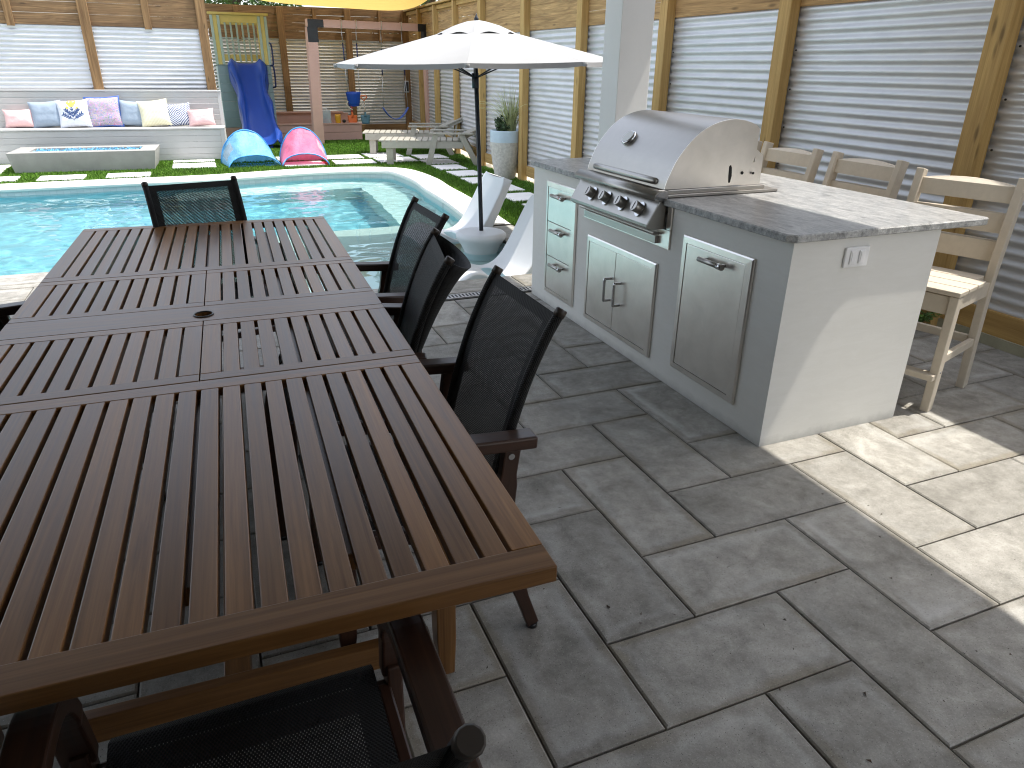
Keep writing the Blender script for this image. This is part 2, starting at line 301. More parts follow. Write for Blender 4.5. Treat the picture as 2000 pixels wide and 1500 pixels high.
# ------------------------------------------------------------------ mesh helpers
class MB:
    def __init__(s): s.v = []; s.f = []; s.uv = []; s.sm = []; s.mi = []; s.cur = 0
    def face(s, idx, uv=None, smooth=False):
        s.f.append(idx); s.uv.append(uv or [(0, 0)] * len(idx)); s.sm.append(smooth); s.mi.append(s.cur)
    def beam(s, p0, p1, wd, ht, upv=(0, 0, 1), taper=1.0, shift=0.0):
        p0 = Vector(p0); p1 = Vector(p1); d = p1 - p0; L = d.length; d.normalize(); upv = Vector(upv)
        if abs(d.dot(upv)) > .98: upv = Vector((1, 0, 0)) if abs(d.x) < .9 else Vector((0, 1, 0))
        sd = d.cross(upv).normalized(); u = sd.cross(d)
        b = len(s.v); o = random.random() * 7
        for p, k in ((p0, 1), (p1, taper)):
            for a, c in ((-1, -1), (1, -1), (1, 1), (-1, 1)): s.v.append(p + sd * (a * wd / 2 * k) + u * (c * ht / 2 * k))
        prm = [0, wd, wd + ht, 2 * wd + ht, 2 * wd + 2 * ht]
        for i in range(4):
            j = (i + 1) % 4
            s.face([b + i, b + j, b + 4 + j, b + 4 + i], [(o, o + prm[i]), (o, o + prm[i + 1]), (o + L, o + prm[i + 1]), (o + L, o + prm[i])])
        s.face([b + 3, b + 2, b + 1, b], [(o, o), (o, o + wd), (o + .02, o + wd), (o + .02, o)])
        s.face([b + 4, b + 5, b + 6, b + 7], [(o, o), (o, o + wd), (o + .02, o + wd), (o + .02, o)])
        return s
    def box(s, x0, x1, y0, y1, z0, z1):
        dx, dy, dz = x1 - x0, y1 - y0, z1 - z0
        if dx >= dy and dx >= dz: return s.beam((x0, (y0 + y1) / 2, (z0 + z1) / 2), (x1, (y0 + y1) / 2, (z0 + z1) / 2), dy, dz)
        if dy >= dz: return s.beam(((x0 + x1) / 2, y0, (z0 + z1) / 2), ((x0 + x1) / 2, y1, (z0 + z1) / 2), dx, dz)
        return s.beam(((x0 + x1) / 2, (y0 + y1) / 2, z0), ((x0 + x1) / 2, (y0 + y1) / 2, z1), dy, dx)
    def tube(s, pts, r, seg=10, caps=True, closed=False, flat=1.0, upv=(0, 0, 1)):
        pts = [Vector(p) for p in pts]; n = len(pts); rr = r if isinstance(r, (list, tuple)) else [r] * n; b = len(s.v); L = 0
        prev = None
        for i, p in enumerate(pts):
            t = (pts[(i + 1) % n] - pts[i - 1]) if closed else (pts[min(i + 1, n - 1)] - pts[max(i - 1, 0)]); t.normalize()
            if prev is None:
                a = Vector(upv)
                if abs(t.dot(a)) > .95: a = Vector((1, 0, 0))
                nx = t.cross(a).normalized()
            else:
                nx = (prev - t * prev.dot(t)).normalized()
            prev = nx; ny = nx.cross(t)
            for k in range(seg):
                a = 2 * pi * k / seg; s.v.append(p + nx * (cos(a) * rr[i]) + ny * (sin(a) * rr[i] * flat))
        for i in range(n if closed else n - 1):
            j = (i + 1) % n; L1 = L + (pts[j] - pts[i]).length
            for k in range(seg):
                m = (k + 1) % seg; A = 2 * pi * rr[i] / seg
                s.face([b + i * seg + k, b + i * seg + m, b + j * seg + m, b + j * seg + k], [(L, k * A), (L, (k + 1) * A), (L1, (k + 1) * A), (L1, k * A)], True)
            L = L1
        if caps and not closed:
            s.face([b + k for k in range(seg)][::-1]); s.face([b + (n - 1) * seg + k for k in range(seg)])
        return s
    def cyl(s, p0, p1, r0, r1=None, seg=16): return s.tube([p0, p1], [r0, r0 if r1 is None else r1], seg)
    def sweep(s, path, wd, th, side=(1, 0, 0), smooth=False):
        # flat board following a path; side = width direction (fixed)
        path = [Vector(p) for p in path]; side = Vector(side).normalized(); b = len(s.v); n = len(path); o = random.random() * 7; L = 0
        for i, p in enumerate(path):
            t = (path[min(i + 1, n - 1)] - path[max(i - 1, 0)]).normalized(); nn = side.cross(t).normalized()
            wi = wd[i] if isinstance(wd, (list, tuple)) else wd; ti = th[i] if isinstance(th, (list, tuple)) else th
            for a, c in ((-1, -1), (1, -1), (1, 1), (-1, 1)): s.v.append(p + side * (a * wi / 2) + nn * (c * ti / 2))
        for i in range(n - 1):
            L1 = L + (path[i + 1] - path[i]).length
            for k in range(4):
                m = (k + 1) % 4; q = [0, .06, .09, .15, .18]
                s.face([b + i * 4 + k, b + i * 4 + m, b + i * 4 + 4 + m, b + i * 4 + 4 + k], [(o + L, o + q[k]), (o + L, o + q[k + 1]), (o + L1, o + q[k + 1]), (o + L1, o + q[k])], smooth)
            L = L1
        s.face([b + 3, b + 2, b + 1, b]); e = b + (n - 1) * 4; s.face([e, e + 1, e + 2, e + 3]); return s
    def lathe(s, prof, c=(0, 0, 0), seg=32, smooth=True, cap=True):
        c = Vector(c); b = len(s.v); n = len(prof)
        for r, z in prof:
            for k in range(seg): s.v.append(c + Vector((r * cos(2 * pi * k / seg), r * sin(2 * pi * k / seg), z)))
        for i in range(n - 1):
            for k in range(seg):
                m = (k + 1) % seg; s.face([b + i * seg + k, b + i * seg + m, b + (i + 1) * seg + m, b + (i + 1) * seg + k], None, smooth)
        if cap:
            s.face([b + k for k in range(seg)][::-1]); s.face([b + (n - 1) * seg + k for k in range(seg)])
        return s
    def prism(s, poly, a0, a1, axis='y', smooth=False, caps=True):
        # poly in the two other axes, extruded between a0 and a1
        def P(u, v, a): return {'x': Vector((a, u, v)), 'y': Vector((u, a, v)), 'z': Vector((u, v, a))}[axis]
        b = len(s.v); n = len(poly)
        for a in (a0, a1):
            for u, v in poly: s.v.append(P(u, v, a))
        for i in range(n):
            j = (i + 1) % n; d = hypot(poly[j][0] - poly[i][0], poly[j][1] - poly[i][1])
            s.face([b + i, b + j, b + n + j, b + n + i], [(a0, 0), (a0, d), (a1, d), (a1, 0)], smooth)
        if caps:
            s.face([b + i for i in range(n)][::-1], [poly[i] for i in range(n)][::-1]); s.face([b + n + i for i in range(n)], list(poly))
        return s
    def grid(s, fn, nu, nv, smooth=True, uvs=(1, 1), closed_u=False):
        b = len(s.v); mu = nu if closed_u else nu + 1
        for j in range(nv + 1):
            for i in range(mu): s.v.append(Vector(fn(i / nu, j / nv)))
        for j in range(nv):
            for i in range(nu):
                i2 = (i + 1) % mu
                s.face([b + j * mu + i, b + j * mu + i2, b + (j + 1) * mu + i2, b + (j + 1) * mu + i],
                       [(i / nu * uvs[0], j / nv * uvs[1]), ((i + 1) / nu * uvs[0], j / nv * uvs[1]), ((i + 1) / nu * uvs[0], (j + 1) / nv * uvs[1]), (i / nu * uvs[0], (j + 1) / nv * uvs[1])], smooth)
        return s
    def fill(s, outer, holes=(), z=0.0):
        bm = bmesh.new()
        for loop in [outer] + list(holes):
            vs = [bm.verts.new((p[0], p[1], z)) for p in loop]
            for i in range(len(vs)): bm.edges.new((vs[i], vs[(i + 1) % len(vs)]))
        bmesh.ops.triangle_fill(bm, use_beauty=True, use_dissolve=False, edges=bm.edges[:])
        bm.normal_update(); b = len(s.v); bm.verts.index_update()
        for v in bm.verts: s.v.append(v.co.copy())
        for f in bm.faces:
            ids = [b + v.index for v in f.verts]
            if f.normal.z < 0: ids.reverse()
            s.face(ids)
        bm.free(); return s
    def build(s, name, mat, parent=None, bevel=0.0, loc=None, rz=None, fixn=False, thick=0.0, seg=2):
        me = bpy.data.meshes.new(name); me.from_pydata([tuple(v) for v in s.v], [], s.f)
        ul = me.uv_layers.new(name='UVMap'); k = 0
        flat = [c for uv in s.uv for p in uv for c in p[:2]]
        ul.data.foreach_set('uv', flat)
        me.polygons.foreach_set('use_smooth', s.sm); me.polygons.foreach_set('material_index', s.mi)
        for m in (mat if isinstance(mat, (list, tuple)) else [mat]): me.materials.append(MT[m] if isinstance(m, str) else m)
        if fixn:
            bm = bmesh.new(); bm.from_mesh(me); bmesh.ops.recalc_face_normals(bm, faces=bm.faces[:]); bm.to_mesh(me); bm.free()
        me.update()
        o = bpy.data.objects.new(name, me); COL.objects.link(o)
        if parent is not None: o.parent = parent
        if loc is not None: o.location = loc
        if rz is not None: o.rotation_euler = (0, 0, rz)
        if thick:
            md = o.modifiers.new('solid', 'SOLIDIFY'); md.thickness = thick; md.offset = 0
        if bevel:
            md = o.modifiers.new('bevel', 'BEVEL'); md.width = bevel; md.segments = seg; md.limit_method = 'ANGLE'; md.angle_limit = rad(40); md.harden_normals = False
        return o
def tag(o, label=None, cat=None, group=None, kind=None):
    if label: o['label'] = label
    if cat: o['category'] = cat
    if group: o['group'] = group
    if kind: o['kind'] = kind
    return o
def thing(name, label, cat, loc=(0, 0, 0), rz=0.0, group=None):
    o = bpy.data.objects.new(name, None); COL.objects.link(o); o.location = loc; o.rotation_euler = (0, 0, rz); o.empty_display_size = .1
    return tag(o, label, cat, group)
def dup(root, loc, rz, label=None):
    def cpy(o, par):
        c = o.copy(); COL.objects.link(c)
        if par is not None: c.parent = par
        for ch in o.children: cpy(ch, c)
        return c
    r = cpy(root, None); r.location = loc; r.rotation_euler = (0, 0, rz)
    if label: r['label'] = label
    return r
def catmull(pts, k=8, closed=False):
    pts = [Vector(p) for p in pts]; n = len(pts); out = []
    for i in range(n if closed else n - 1):
        g = lambda j: pts[j % n] if closed else pts[max(0, min(n - 1, j))]
        a, b, c, d = g(i - 1), g(i), g(i + 1), g(i + 2)
        for q in range(k):
            t = q / k; out.append(.5 * ((2 * b) + (c - a) * t + (2 * a - 5 * b + 4 * c - d) * t * t + (3 * b - a - 3 * c + d) * t ** 3))
    if not closed: out.append(pts[-1])
    return out
# ------------------------------------------------------------------ ground, pool
def st(o): return tag(o, kind='structure')
outer_far = [(2.80, 6.75), (2.93, 8.2), (2.97, 9.3), (3.02, 10.0), (2.98, 10.75), (2.86, 11.22), (2.55, 11.50), (2.02, 11.66), (1.3, 11.66), (.6, 11.50), (-.1, 11.36), (-1.3, 11.32), (-2.5, 11.26), (-4.5, 11.2), (-7.6, 11.1)]
OC = [(p.x, p.y) for p in catmull([(a, b, 0) for a, b in outer_far], 6)]
def offset(c, d):
    r = []
    for i, p in enumerate(c):
        a = c[max(i - 1, 0)]; b = c[min(i + 1, len(c) - 1)]; t = Vector((b[0] - a[0], b[1] - a[1])).normalized(); r.append((p[0] - t.y * d, p[1] + t.x * d))
    return r
IC = offset(OC, .33)
near = [(-7.3, 6.25), (-1.5, 6.25), (-1.1, 6.2), (-.75, 6.0), (-.25, 5.35), (.05, 5.06), (.45, 4.95), (2.46, 4.95), (2.47, 6.72)]
POOL = near + IC                                  # counter-clockwise loop round the water
WL = -.115
# soil sheet (reaches the horizon) with the basin cut out
MB().fill([(-150, -120), (150, -120), (150, 160), (-150, 160)], [POOL], -.05).build('ground', 'dirt').update_tag()
st(bpy.data.objects['ground'])
turf_out = [(4.16, 6.72), (4.16, 11.2), (4.82, 18.05), (-6.5, 18.05), (-7.6, 11.1)]
m = MB().fill([(2.80, 6.72)] + [(4.16, 6.72), (4.16, 11.2), (4.82, 18.1), (-7.6, 18.1)] + OC[::-1][:-1], [], -.012)
st(m.build('turf_ground', 'turf'))
# pool shell
m = MB()
def wall(loop, z0, z1, closed=False):
    n = len(loop)
    for i in range(n if closed else n - 1):
        a, b_ = loop[i], loop[(i + 1) % n]; k = len(m.v)
        m.v += [Vector((*a, z0)), Vector((*b_, z0)), Vector((*b_, z1)), Vector((*a, z1))]; m.face([k, k + 1, k + 2, k + 3], None, False)
wall(POOL, -1.35, -.22, True)
m.fill(POOL, [], -1.25)
st(m.build('pool_basin', 'pplaster'))
m = MB(); wall(POOL, -.22, -.035, True)
def _tile():
    N = Nodes('pool_tile'); co = N.coord('Object', (9, 9, 9)); b = N.add('TexBrick', {'Vector': N.coord('Object', (1, 1, 1), (rad(90), 0, 0)), 'Scale': 6.5, 'Color1': (.42, .47, .47), 'Color2': (.50, .54, .53), 'Mortar': (.36, .40, .40), 'Mortar Size': .012})
    b.offset = 0; N.P(Base_Color=b.outputs[0], Roughness=.3); return N.m
MT['tile'] = _tile(); st(m.build('waterline_tile', 'tile'))
# tanning ledge, bench step
m = MB(); LE = 7.82
ledge = [(-.25, 5.35), (.05, 5.06), (.45, 4.95), (2.46, 4.95), (2.47, 6.72), (2.60, LE), (.1, LE - .12), (-.3, 6.6)]
m.fill(ledge, [], -.30); wall(ledge[4:] + [ledge[0]], -1.25, -.30); st(m.build('pool_ledge', 'ledge'))
m = MB(); ci = [p for p in IC if p[1] > LE - .3 and p[0] > -.6]; b0 = offset(ci, .08); b1 = offset(ci, .62)
for _ in range(60): b1 = [b1[0]] + [tuple((b1[i - 1][q] + 2 * b1[i][q] + b1[i + 1][q]) / 4 for q in (0, 1)) for i in range(1, len(b1) - 1)] + [b1[-1]]

for i in range(len(ci) - 1):
    k = len(m.v); m.v += [Vector((*ci[i], -.50)), Vector((*ci[i + 1], -.50)), Vector((*b1[i + 1], -.50)), Vector((*b1[i], -.50))]; m.face([k, k + 3, k + 2, k + 1], None, False)
wall(b1, -1.25, -.50); st(m.build('pool_bench_step', 'pstep'))
# water surface: real ripples
def wz(x, y):
    v = Vector((x, y, 0)); calm = .16 if (y < LE and x > -.4) else 1.0
    return calm * (  .0068 * mnoise.noise(v * 3.1) + .0052 * mnoise.noise(v * 6.7 + Vector((3, 1, 0))) + .0022 * mnoise.noise(v * 13 + Vector((7, 5, 2))))
def inside(x, y, poly):
    r = False; n = len(poly); j = n - 1
    for i in range(n):
        xi, yi = poly[i]; xj, yj = poly[j]
        if (yi > y) != (yj > y) and x < (xj - xi) * (y - yi) / (yj - yi) + xi: r = not r
        j = i
    return r
m = MB(); st_ = .035; X0, X1, Y0, Y1 = -6.6, 2.85, 4.85, 11.45; nx = int((X1 - X0) / st_); ny = int((Y1 - Y0) / st_); idx = {}
big = []
def vid(i, j):
    if (i, j) not in idx:
        x = X0 + i * st_; y = Y0 + j * st_; idx[(i, j)] = len(m.v); m.v.append(Vector((x, y, WL + wz(x, y))))
    return idx[(i, j)]
for j in range(ny):
    for i in range(nx):
        x = X0 + (i + .5) * st_; y = Y0 + (j + .5) * st_
        if inside(x, y, POOL) or any(inside(x + a, y + b_, POOL) for a, b_ in ((.06, 0), (-.06, 0), (0, .06), (0, -.06))):
            m.face([vid(i, j), vid(i + 1, j), vid(i + 1, j + 1), vid(i, j + 1)], None, True)
water = st(m.build('pool_water', 'water'))
water.cycles.is_caustics_caster = True
for n_ in ('pool_basin', 'pool_ledge', 'pool_bench_step'): bpy.data.objects[n_].cycles.is_caustics_receiver = True
sl.cycles.is_caustics_light = True
# coping: pale bullnose round the far side, cut at joints
m = MB(); step = 5
prof = [(0, -.06), (-.02, -.052), (-.028, -.03), (-.02, -.006), (0, .004), (.31, .004), (.33, 0.0), (.335, -.06)]
lens = [0]
for i in range(1, len(OC)): lens.append(lens[-1] + hypot(OC[i][0] - OC[i - 1][0], OC[i][1] - OC[i - 1][1]))
pr0 = [offset(OC, .33 - a) for a, _ in prof]
for i in range(len(OC) - 1):
    for k in range(len(prof) - 1):
        b_ = len(m.v); q = [(i, k), (i + 1, k), (i + 1, k + 1), (i, k + 1)]
        m.v += [Vector((*pr0[kk][ii], prof[kk][1])) for ii, kk in q]; m.face([b_, b_ + 1, b_ + 2, b_ + 3], None, True)
st(m.build('pool_coping', 'coping', fixn=False))
# pavers: 30 x 60 cm herringbone on a 0.30 m lattice, chamfered, sand between
C0 = .3015; OX, OY = 1.147, 1.302
def paver(m, x0, x1, y0, y1, along_x, z=0.0, gap=.003, ch=.005):
    z += random.uniform(-.0012, .0012)
    a, b_, c, d = x0 + gap, x1 - gap, y0 + gap, y1 - gap; k = len(m.v)
    for e, zz in ((0, z - .014), (0, z - ch * .8), (ch, z)):
        m.v += [Vector((a + e, c + e, zz)), Vector((b_ - e, c + e, zz)), Vector((b_ - e, d - e, zz)), Vector((a + e, d - e, zz))]
    uv = [(0, 0), (1, 0), (1, 1), (0, 1)] if along_x else [(0, 0), (0, 1), (1, 1), (1, 0)]
    m.face([k + 8, k + 9, k + 10, k + 11], [(.008 + .984 * u, .015 + .97 * v) for u, v in uv])
    for l in (0, 4):
        for i in range(4):
            j = (i + 1) % 4; m.face([k + l + i, k + l + j, k + l + 4 + j, k + l + 4 + i], [uv[i], uv[j], uv[j], uv[i]])
m = MB()
def ylim(x): return 4.50 if x > .2 else (4.50 + (.2 - x) * 1.30 if x > -.75 else 5.925)
for i in range(-26, 13):
    for j in range(-16, 17):
        d = (j - i) % 4
        if d in (0, 1):
            x0 = OX + i * C0; y0 = OY + (j) * C0; x1 = x0 + (2 if d == 0 else 1) * C0; y1 = y0 + (1 if d == 0 else 2) * C0
            if x0 < -6.2 or y0 < -2.75 or x0 > 4.02: continue
            x1 = min(x1, 4.16); yl = min(ylim(x0), ylim(x1))
            if y0 > yl - .08: continue
            y1 = min(y1, yl)
            paver(m, x0, x1, y0, y1, d == 0)
# rows along the ledge: drain gap 4.55-4.62, coping pavers to the water edge
x = .25
while x < 2.45:
    paver(m, x, min(x + .60, 2.80), 4.655, 4.955, True); x += .60
x = 2.85
paver(m, 2.02 + .44, 2.80, 4.955, 5.55, False); paver(m, 2.46, 2.80, 5.55, 6.15, False); paver(m, 2.46, 2.80, 6.15, 6.72, False)
for q, yy in enumerate((4.5, 4.8, 5.1, 5.4, 5.7, 6.0, 6.3)):
    x = 2.80 + .3 * (q % 2) - .3
    while x < 4.1:
        a = max(x, 2.80); b_ = min(x + .6, 4.12)
        if b_ - a > .08: paver(m, a, b_, yy, min(yy + .3, 6.6), True)
        x += .6
x = -7.2
while x < -1.15: paver(m, x, x + .6, 5.93, 6.25, True); x += .6
def ramp_paver(p, q, wdt):
    p = Vector(p); q = Vector(q); t = (q - p).normalized(); n_ = Vector((t.y, -t.x)); k = len(m.v)
    for e, zz in ((0, -.014), (0, -.004), (.0045, 0)):
        for a, b_ in ((p + t * (e + .002), 0), (q - t * (e + .002), 0), (q - t * (e + .002), 1), (p + t * (e + .002), 1)):
            c = a + n_ * ((wdt - e) if b_ else e); m.v.append(Vector((c.x, c.y, zz)))
    m.face([k + 11, k + 10, k + 9, k + 8], [(0, 1), (1, 1), (1, 0), (0, 0)])
    for l in (0, 4):
        for i in range(4):
            j = (i + 1) % 4; m.face([k + l + j, k + l + i, k + l + 4 + i, k + l + 4 + j])
ramp_paver((-1.15, 6.22), (-.75, 6.0), .32); ramp_paver((-.75, 6.0), (-.25, 5.35), .32); ramp_paver((-.25, 5.35), (.25, 4.97), .32)
st(m.build('patio_pavers', 'paver'))
m = MB().fill([(-7.2, -3), (4.12, -3), (4.12, 6.68), (2.47, 6.68), (2.46, 4.95), (.45, 4.95), (.05, 5.06), (-.25, 5.35), (-.75, 6.0), (-1.1, 6.2), (-7.2, 6.24)], [], -.013)
st(m.build('paver_bed', 'joint'))
# strip drain
t = thing('strip_drain', 'narrow slotted grey drain channel set in the pavers along the pool ledge', 'drain', (1.4, 4.58, 0))
m = MB()
for k in range(92):
    xx = -1.1 + k * .026; m.box(xx, xx + .013, -.036, .036, -.006, .002)
m.box(-1.1, 1.29, -.046, -.034, -.006, .003); m.box(-1.1, 1.29, .034, .046, -.006, .003); m.build('grate', MT['chain'], t)
MB().box(-1.1, 1.29, -.045, .045, -.0125, -.0095).build('channel', 'darksteel', t)
# turf blades
m = MB(); rnd = random.random; cnt = 0
toc = [(2.80, 6.72)] + [(4.16, 6.72), (4.16, 11.2), (4.82, 18.0), (-4.2, 18.0), (-4.2, 11.2)] + [p for p in OC[::-1] if p[0] > -4.2]
STN = []   # stepping stones: (x, y, half-length, half-width, angle)
for k in range(6): STN.append((3.55 + .02 * (k % 2), 11.14 - .73 * k, .225, .265, .01 * (k % 3)))
STN += [(2.22, 12.96, .31, .26, -.02), (2.26, 12.23, .33, .24, -.02), (1.42, 12.96, .31, .26, .01), (1.45, 12.23, .31, .24, 0), (2.98, 12.33, .32, .30, .02), (2.92, 13.05, .31, .31, .02), (3.60, 11.86, .26, .29, 0), (3.66, 12.6, .26, .3, .02)]
STN += [(-.17, 12.47, .31, .26, .01), (-.17, 13.05, .31, .12, 0), (-1.03, 11.64, .28, .21, .02), (-1.85, 11.62, .28, .22, .02), (-2.66, 11.68, .28, .22, .02), (-2.92, 12.32, .22, .28, .02), (-2.95, 13.0, .22, .28, .02), (-3.45, 11.70, .28, .22, .02), (-3.6, 12.4, .28, .28, .02)]
def on_stone(x, y):
    for sx, sy_, a, b_, r in STN:
        if abs((x - sx) * cos(r) + (y - sy_) * sin(r)) < a - .022 and abs(-(x - sx) * sin(r) + (y - sy_) * cos(r)) < b_ - .022: return True
    return False
while cnt < 125000:
    y = 6.72 + (rnd() ** 1.5) * 11.2; x = -4.2 + rnd() * 9.0
    if not inside(x, y, toc) or on_stone(x, y): continue
    if x < .3 and y > 14.1: continue
    cnt += 1; a = rnd() * 6.283; h = .018 + rnd() * .02; wd = .0035 + y * .00035; k = len(m.v); l = (rnd() - .5) * .03; l2 = (rnd() - .5) * .03
    m.v += [(x - cos(a) * wd, y - sin(a) * wd, -.012), (x + cos(a) * wd, y + sin(a) * wd, -.012), (x + l, y + l2, -.012 + h)]
    m.f.append([k, k + 1, k + 2]); m.uv.append([(0, 0), (1, 0), (.5, 1)]); m.sm.append(False); m.mi.append(0)
tag(m.build('grass', 'turfblade'), 'bright green short artificial turf around the pool', 'grass', kind='stuff')
for sx, sy_, a, b_, r in STN:
    q = MB().box(-a, a, -b_, b_, -.04, .012)
    st(q.build('stepping_stone', 'stone', None, .006, (sx, sy_, 0), r))

# ------------------------------------------------------------------ patio cover and house (they shade the foreground)
t = thing('patio_cover', 'flat patio cover on a square white column beside the grill', 'patio cover', (0, 0, 0))
MB().box(-5.5, 3.38, -3.2, 4.97, 3.20, 3.36).build('roof', 'roof', t, .004)
MB().box(2.46, 2.69, 4.22, 4.43, .916, 3.20).build('column', 'column', t, .004)
MB().box(-5.2, -4.97, 4.22, 4.43, 0, 3.20).build('column', 'column', t, .004)
t = thing('house_wall', 'unseen grey house wall behind the covered patio, with an added shading wing', 'house', (0, -1.5, 0))
MB().box(-6.5, 1.2, -.2, 0, 0, 3.20).build('wall', 'house', t)  # out of view; set close in to darken the near end
MB().box(-2.9, -2.7, .001, 4.2, 0, 3.20).build('side_wall', 'house', t)  # unseen wing, added to deepen the shade at near left

# ------------------------------------------------------------------ fences
WAVE, AMP = .0672, .0090
def corrugated(name, p0, p1, z0, z1, parent, mat='galv', nrm=None):
    p0 = Vector((*p0, 0)); p1 = Vector((*p1, 0)); d = (p1 - p0); L = d.length; t_ = d.normalized(); n_ = Vector((t_.y, -t_.x, 0))
    m = MB(); nz = int((z1 - z0) / WAVE * 8); nu = max(2, int(L / .4))
    def fn(u, v):
        z = z0 + (z1 - z0) * v; b_ = .0012 * mnoise.noise(Vector((u * L * 2, z * 3, p0.x)))
        return p0 + t_ * (L * u) + n_ * (AMP * cos(2 * pi * z / WAVE) + b_) + Vector((0, 0, z + .002 * mnoise.noise(Vector((u * L * 1.3, 5, p0.y)))))
    m.grid(fn, nu, nz, True); m.cur = 1
    for e in (.085, L - .085):          # dark screw heads along both edges of the sheet
        z = z0 + WAVE * 2 - (z0 % WAVE)
        while z < z1 - .05:
            q = p0 + t_ * e + n_ * (AMP + .002) + Vector((0, 0, z)); m.tube([q, q + n_ * .005], .0065, 7); z += WAVE * 4
    m.cur = 0; return m.build(name, [mat, 'blackbr'], parent)
def fence(label, pts, posts, halfs, ztop, zc, pmat, bmat, pw, boards=4, post_front=.07, gap=.0008, base=.14, lift=.05, cap=True, post_z0=0.0, half_w=.09):
    # pts: start, end ; normal (towards the yard) is to the right of start->end ; posts: distances along
    t = thing('wood_and_metal_fence', label, 'fence', (pts[0][0], pts[0][1], 0))
    o0 = Vector((pts[0][0], pts[0][1], 0)); d = Vector((pts[1][0] - pts[0][0], pts[1][1] - pts[0][1], 0)); L = d.length; d.normalize(); n_ = Vector((d.y, -d.x, 0))
    zt = lambda s_: ztop[0] + (ztop[1] - ztop[0]) * s_ / L
    ps = [-.3] + [p for p in posts if 0 < p < L] + [L]
    edges = sorted(set([0] + [p for p in posts if 0 < p < L] + [L]))
    for a, b_ in zip(edges[:-1], edges[1:]):
        corrugated('corrugated_panel', tuple((d * a + n_ * .010)[:2]), tuple((d * b_ + n_ * .010)[:2]), lift + base - .02, zc + .03, t)
        hgt = (min(zt(a), zt(b_)) - zc) / boards
        for k in range(boards):
            z = zc + hgt * (k + .5); f = lambda s_, zz: zc + (zz - zc) * (zt(s_) - zc) / (min(zt(a), zt(b_)) - zc)
            MB().beam(d * a + n_ * .017 + Vector((0, 0, f(a, z))), d * b_ + n_ * .017 + Vector((0, 0, f(b_, z))), .020, hgt - gap - random.random() * .0025).build('board', bmat, t)
        MB().beam(d * a + n_ * .024 + Vector((0, 0, lift + base / 2)), d * b_ + n_ * .024 + Vector((0, 0, lift + base / 2)), .036, base).build('base_board', pmat, t, .003)
    for p in posts:
        c = d * p + n_ * post_front
        MB().beam(c + Vector((0, 0, post_z0)), c + Vector((0, 0, zt(p) - .02)), pw, .09 if cap else .06, upv=n_).build('post', pmat, t, .004)
    for p in halfs:
        c = d * p + n_ * .042
        MB().beam(c + Vector((0, 0, zc - .03)), c + Vector((0, 0, zt(p) - .02)), half_w, .030, upv=n_).build('short_post', pmat, t, .003)
    if cap:
        MB().beam(n_ * .06 + Vector((0, 0, zt(0))), d * L + n_ * .06 + Vector((0, 0, zt(L))), .14, .035).build('cap_rail', pmat, t, .003)
        MB().beam(n_ * .05 + Vector((0, 0, zt(0) - .065)), d * L + n_ * .05 + Vector((0, 0, zt(L) - .065)), .03, .07).build('top_rail', pmat, t, .003)
    return t
def rfence():
    # the yard lies on the -x side of this fence: walk it from far to near
    A = fence('long tan post fence with silver corrugated panels beside the bar stools and planter', [(4.19, 11.25), (4.19, -2.6)], [11.25 - y for y in (11.2, 9.55, 7.93, 6.25, 4.66, 2.97, 1.34, -.3, -1.9)], [], (2.47, 2.46), 1.90, 'post', 'board', .125, 4, lift=.06)
    B = fence('shaded far stretch of the tan post fence between swing set and loungers', [(4.84, 18.05), (4.19, 11.25)], [1.75, 3.45, 5.15], [], (2.60, 2.47), 1.93, 'post', 'board', .12, 4, lift=.09)
rfence()
st(MB().box(4.135, 4.18, -2.6, 6.7, -.02, .062).build('fence_curb', plain('curb_tan', (.34, .33, .24), .9, var=.15, bump=.3)))
fence('brown weathered corner fence with corrugated metal behind swing set and sandbox', [(.30, 17.88), (4.84, 18.06)], [1.64, 3.10, 4.44], [.75, 2.38, 3.85], (2.58, 2.62), 1.96, 'oldpost', 'oldboard', .14, 4, lift=0.0, base=.16, half_w=.085, cap=False, post_front=.048)
fence('weathered board and corrugated metal fence behind the white bench', [(-5.2, 13.97), (.36, 14.12)], [.6, 3.78, 5.48], [2.78, 4.66, 1.7], (2.62, 2.62), 1.97, 'oldpost', 'oldboard', .145, 4, lift=0.0, base=.16, half_w=.105, cap=False, post_front=.048)
t = thing('electrical_box', 'small grey outlet box on the corner fence post behind loungers', 'outlet box', (4.62, 17.76, 1.0))
MB().box(-.06, .06, -.10, 0, -.13, .13).build('housing', 'chain', t, .01); MB().box(-.045, .045, -.115, -.1, -.10, .10).build('cover', 'blackbr', t, .004)
# ------------------------------------------------------------------ dining table
TA = -.0332
TB = thing('dining_table', 'long slatted brown wood dining table with umbrella hole in its centre', 'table', (.434, .832, 0), TA)
TW, TL, TH, PIT = 1.126, 3.07, .74, .0506
def slats(m, x0, x1, y0, y1, th=.028, w_=.0405):
    n = round((x1 - x0) / PIT); p = (x1 - x0) / n
    for i in range(n): m.box(x0 + i * p + (p - w_) / 2, x0 + i * p + (p + w_) / 2, y0 - .0035, y1 + .0035, TH - th, TH - .0008)
def end_panel(y0, y1, outer_first):
    m = MB(); ob = .062; ib = .057
    a, b_ = (ob, ib) if outer_first else (ib, ob)
    m.box(-TW, 0, y0, y0 + a, TH - (.032 if outer_first else .024), TH); m.box(-TW, 0, y1 - b_, y1, TH - (.024 if outer_first else .032), TH)
    m.box(-.056, 0, y0 + a, y1 - b_, TH - .024, TH); m.box(-TW, -TW + .056, y0 + a, y1 - b_, TH - .024, TH)
    slats(m, -TW + .0585, -.0585, y0 + a, y1 - b_)
    m.build('end_panel', 'table', TB, .0022)
